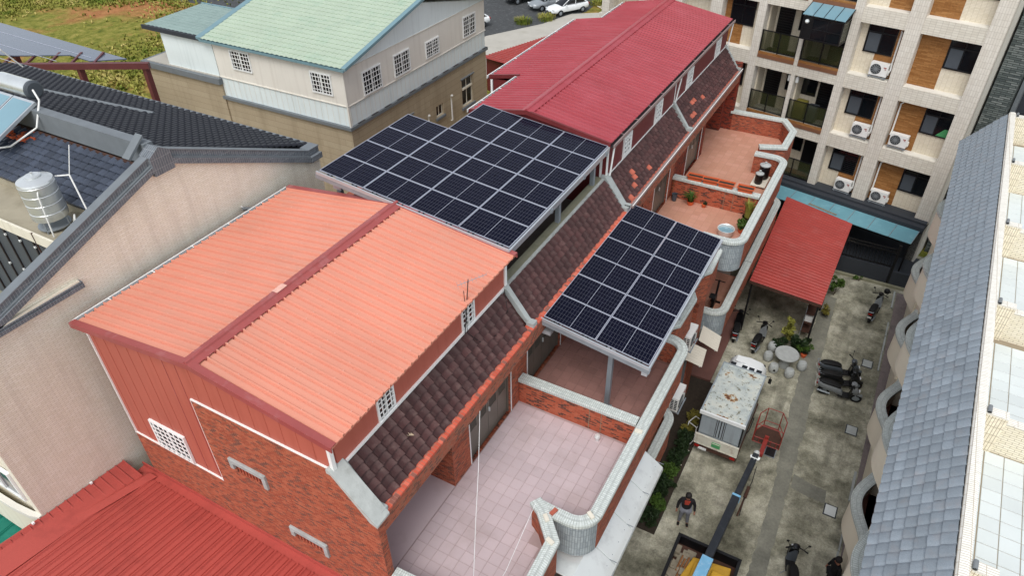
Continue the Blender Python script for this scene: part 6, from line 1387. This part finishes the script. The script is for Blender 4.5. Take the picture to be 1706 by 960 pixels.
# ---------------------------------------------------------------- people
def skin(name, joints, edges, m, parent=None, sub_=1, root=None):
    names = list(joints); idx = {n: i for i, n in enumerate(names)}
    me = bpy.data.meshes.new(name); me.from_pydata([joints[n][0] for n in names], [(idx[a], idx[b]) for a, b in edges], [])
    o = bpy.data.objects.new(name, me); COL.objects.link(o); me.materials.append(MATS[m])
    md = o.modifiers.new('skin', 'SKIN'); md.use_smooth_shade = True
    for i, n in enumerate(names):
        r = joints[n][1]; r = (r, r) if not isinstance(r, tuple) else r
        sv = me.skin_vertices[0].data[i]; sv.radius = r; sv.use_root = (n == (root or names[0]))
    s_ = o.modifiers.new('sub', 'SUBSURF'); s_.levels = sub_; s_.render_levels = sub_
    if parent: attach(o, parent)
    return o
def person(label, loc, rz, jacket, trousers, scarf=None, cap='hair', H=1.72, bend=.0):
    T = thing('person', label, 'person', loc, world=False, rz=rz)
    k = H/1.72
    def P(x, y, z): return (x*k, y*k, z*k)
    J = {'pelvis': (P(0, 0, .95), (.14, .10)), 'waist': (P(0, .01, 1.08), (.13, .095)), 'chest': (P(0, .02, 1.3), (.15, .105)), 'neckb': (P(0, .03, 1.46), .06), 'neck': (P(0, .04, 1.52), .05), 'jaw': (P(0, .065, 1.57), .07), 'head': (P(0, .06, 1.65), .085), 'crown': (P(0, .05, 1.7), .06)}
    E = [('pelvis', 'waist'), ('waist', 'chest'), ('chest', 'neckb'), ('neckb', 'neck'), ('neck', 'jaw'), ('jaw', 'head'), ('head', 'crown')]
    for s_, n in ((-1, 'l'), (1, 'r')):
        J.update({n+'sh': (P(.18*s_, .02, 1.41), .06), n+'el': (P(.27*s_, .0, 1.14), .045), n+'wr': (P(.30*s_, .08, .9), .032), n+'pa': (P(.30*s_, .1, .83), (.034, .02)), n+'hp': (P(.09*s_, 0, .9), .085), n+'kn': (P(.12*s_, .02, .5), .055), n+'an': (P(.14*s_, -.01, .09), .04), n+'he': (P(.145*s_, .0, .05), .04), n+'to': (P(.16*s_, .16, .035), .03)})
        for q, (dx, dy, dz) in enumerate(((.02, .03, -.06), (.008, .015, -.085), (-.006, .005, -.09), (-.02, -.005, -.075))): J[n+'f%d' % q] = (P(.30*s_+dx*s_, .1+dy, .83+dz), .009); E.append((n+'pa', n+'f%d' % q))
        J[n+'th'] = (P(.27*s_, .14, .82), .010); E.append((n+'pa', n+'th'))
        E += [('chest', n+'sh'), (n+'sh', n+'el'), (n+'el', n+'wr'), (n+'wr', n+'pa'), ('pelvis', n+'hp'), (n+'hp', n+'kn'), (n+'kn', n+'an'), (n+'an', n+'he'), (n+'he', n+'to')]
    body = skin('body', J, E, 'skin', T, 2)
    g = lambda n, f: (J[n][0], tuple(q*f for q in J[n][1]) if isinstance(J[n][1], tuple) else J[n][1]*f)
    jk = {n: g(n, 1.28) for n in ('waist', 'chest', 'neckb', 'lsh', 'rsh', 'lel', 'rel', 'lwr', 'rwr')}; jk['hem'] = (P(0, 0, .88), (.165, .13))
    skin('jacket', jk, [('hem', 'waist'), ('waist', 'chest'), ('chest', 'neckb'), ('chest', 'lsh'), ('lsh', 'lel'), ('lel', 'lwr'), ('chest', 'rsh'), ('rsh', 'rel'), ('rel', 'rwr')], jacket, T, 2, 'chest')
    tr = {n: g(n, 1.3) for n in ('pelvis', 'lhp', 'rhp', 'lkn', 'rkn', 'lan', 'ran')}
    skin('trousers', tr, [('pelvis', 'lhp'), ('lhp', 'lkn'), ('lkn', 'lan'), ('pelvis', 'rhp'), ('rhp', 'rkn'), ('rkn', 'ran')], trousers, T, 2)
    for n in 'lr': skin('shoe', {'a': (J[n+'he'][0], .055), 'b': (J[n+'to'][0], .042)}, [('a', 'b')], 'cloth_black', T, 2)
    b = MB(); b.lathe(P(0, .045, 1.62), [(.1, .0), (.107, .05), (.095, .11), (.06, .145), (.01, .155)], 16); b.sm = True; b.o('cap', cap, T)
    if cap != 'hair': MB().prism([P(-.07, .13, 1.66), P(.07, .13, 1.66), P(.05, .21, 1.65), P(-.05, .21, 1.65)], (0, 0, .012)).o('cap_peak', cap, T)
    for s_ in (-1, 1): MB().cbox(P(.032*s_, .145, 1.645), .022, .012, .012).o('eye', 'black_rubber', T)
    MB().prism([P(-.012, .145, 1.6), P(.012, .145, 1.6), P(0, .14, 1.64)], (0, .022, 0)).o('nose', 'skin', T); MB().cbox(P(0, .14, 1.575), .045, .012, .01).o('mouth', 'cloth_red', T)
    if scarf: MB().prism([P(-.10, .10, 1.46), P(.10, .10, 1.46), P(.09, .135, 1.28), P(-.05, .14, 1.30)], P(0, .035, .01)).o('scarf', scarf, T, bevel=.01)
    return T
person('worker in dark jacket and grey trousers standing on the concrete', (-2.05, 15.3, 0), radians(195), 'cloth_dark', 'cloth_grey', 'cloth_red', 'hair', 1.68)
person('person in black clothes on the dark pavement strip', (2.72, 15.2, .035), radians(120), 'cloth_black', 'cloth_black', None, 'hair', 1.66)
# ---------------------------------------------------------------- field vegetation beyond the roofs
rng = random.Random(5)
b = MB(); cnt = 0
for _ in range(140000):
    x, y = rng.uniform(-95, -24), rng.uniform(20, 110)
    if x > -38 and y < 47 and x > -37+0*y: continue
    if -76 < x < -26 and 49 < y < 83 and not (x < -45 and y < 60): continue
    nn = math.sin(x*.21+1.3)*math.cos(y*.17)+math.sin(x*.07-y*.09)+.5*math.sin(x*.6)*math.sin(y*.5)
    if nn+rng.gauss(0, .5) < .1: continue
    h = rng.uniform(.08, .28); 
    for q in range(3):
        a = rng.uniform(0, 6.28); l_ = rng.uniform(.08, .2); c, s_ = cos(a)*l_, sin(a)*l_
        b.add([(x-s_*.5, y+c*.5, 0), (x+s_*.5, y-c*.5, 0), (x+c+s_*.2, y+s_-c*.2, h), (x+c-s_*.3, y+s_+c*.3, h*.9)], [(0, 1, 2, 3)])
    cnt += 1
    if cnt > 45000: break
def grass_mat():
    m = NB('grass'); co = m.coord(); f = m.noise(co, .35, 4); g_ = m.noise(co, 3, 3)
    c = m.ramp(f, [(.35, (92, 108, 42)), (.5, (138, 138, 66)), (.66, (178, 164, 102))]); c = m.mix(.5, c, m.ramp(g_, [(.3, .3), (.7, .75)]), 'OVERLAY'); m.out(c, .9, 0, .1)
grass_mat(); stuff(tag(b.o('field_grass', 'grass'), 'rough dry grass tufts over the open field', 'grass'))
for k, (x, y, r, h, lb) in enumerate(((-36.5, 24.5, 1.3, 3.2, 'bushy dark tree under the far solar canopy'), (-34.3, 23.0, 1.0, 2.6, 'bushy dark tree beside the maroon column'), (-33.4, 26.5, 1.2, 2.4, 'low thicket between canopy and tan building'), (-38.8, 25.5, 1.3, 3.0, 'dark thicket deeper under the far canopy'))):
    T = thing('tree', lb, 'tree', (x, y, 0)); b = MB(); b.tube((x, y, 0), (x+.1, y, h*.7), .11, 8, .05)
    for q in range(6): t = q*1.05; b.tube((x+.05, y, h*.4), (x+cos(t)*r*.7, y+sin(t)*r*.7, h*.8), .04, 6, .015)
    b.o('trunk', 'bark', T); b = MB(); clump_crown(b, (x, y, h*.72), r, 34, 70, .13, h*.38, rng); b.o('crown', 'leaf_dark' if k != 2 else 'leaf_mid', T)
for k, (x, y) in enumerate(((-31.4, 62.8), (-32.9, 60.9), (-29.0, 69.5))):
    b = MB(); blades(b, (x, y, 0), .9, 160, .6, .03, .6, rng); leaves(b, (x, y, .25), .8, .8, .3, 150, .1, rng=rng); stuff(tag(b.o('lot_weeds', 'grass'), ('weeds at the white car front', 'weeds at the path kerb', 'weeds beyond the white car')[k], 'weeds'))
ld = thing('ladder', 'rusty ladder lying beyond the concrete path', 'ladder', (-26.4, 67, .05)); b = MB(); b.tube((-28.3, 69.2, .12), (-25.6, 67.2, .12), .04, 6).tube((-28.6, 68.7, .12), (-25.9, 66.7, .12), .04, 6); b.o('side_rail', 'louvre', ld)
for k in range(7): p = V((-28.3, 69.2, .12)).lerp(V((-25.6, 67.2, .12)), (k+.5)/7); MB().tube(p, p+V((-.3, -.5, 0)), .03, 6).o('rung', 'louvre', ld)
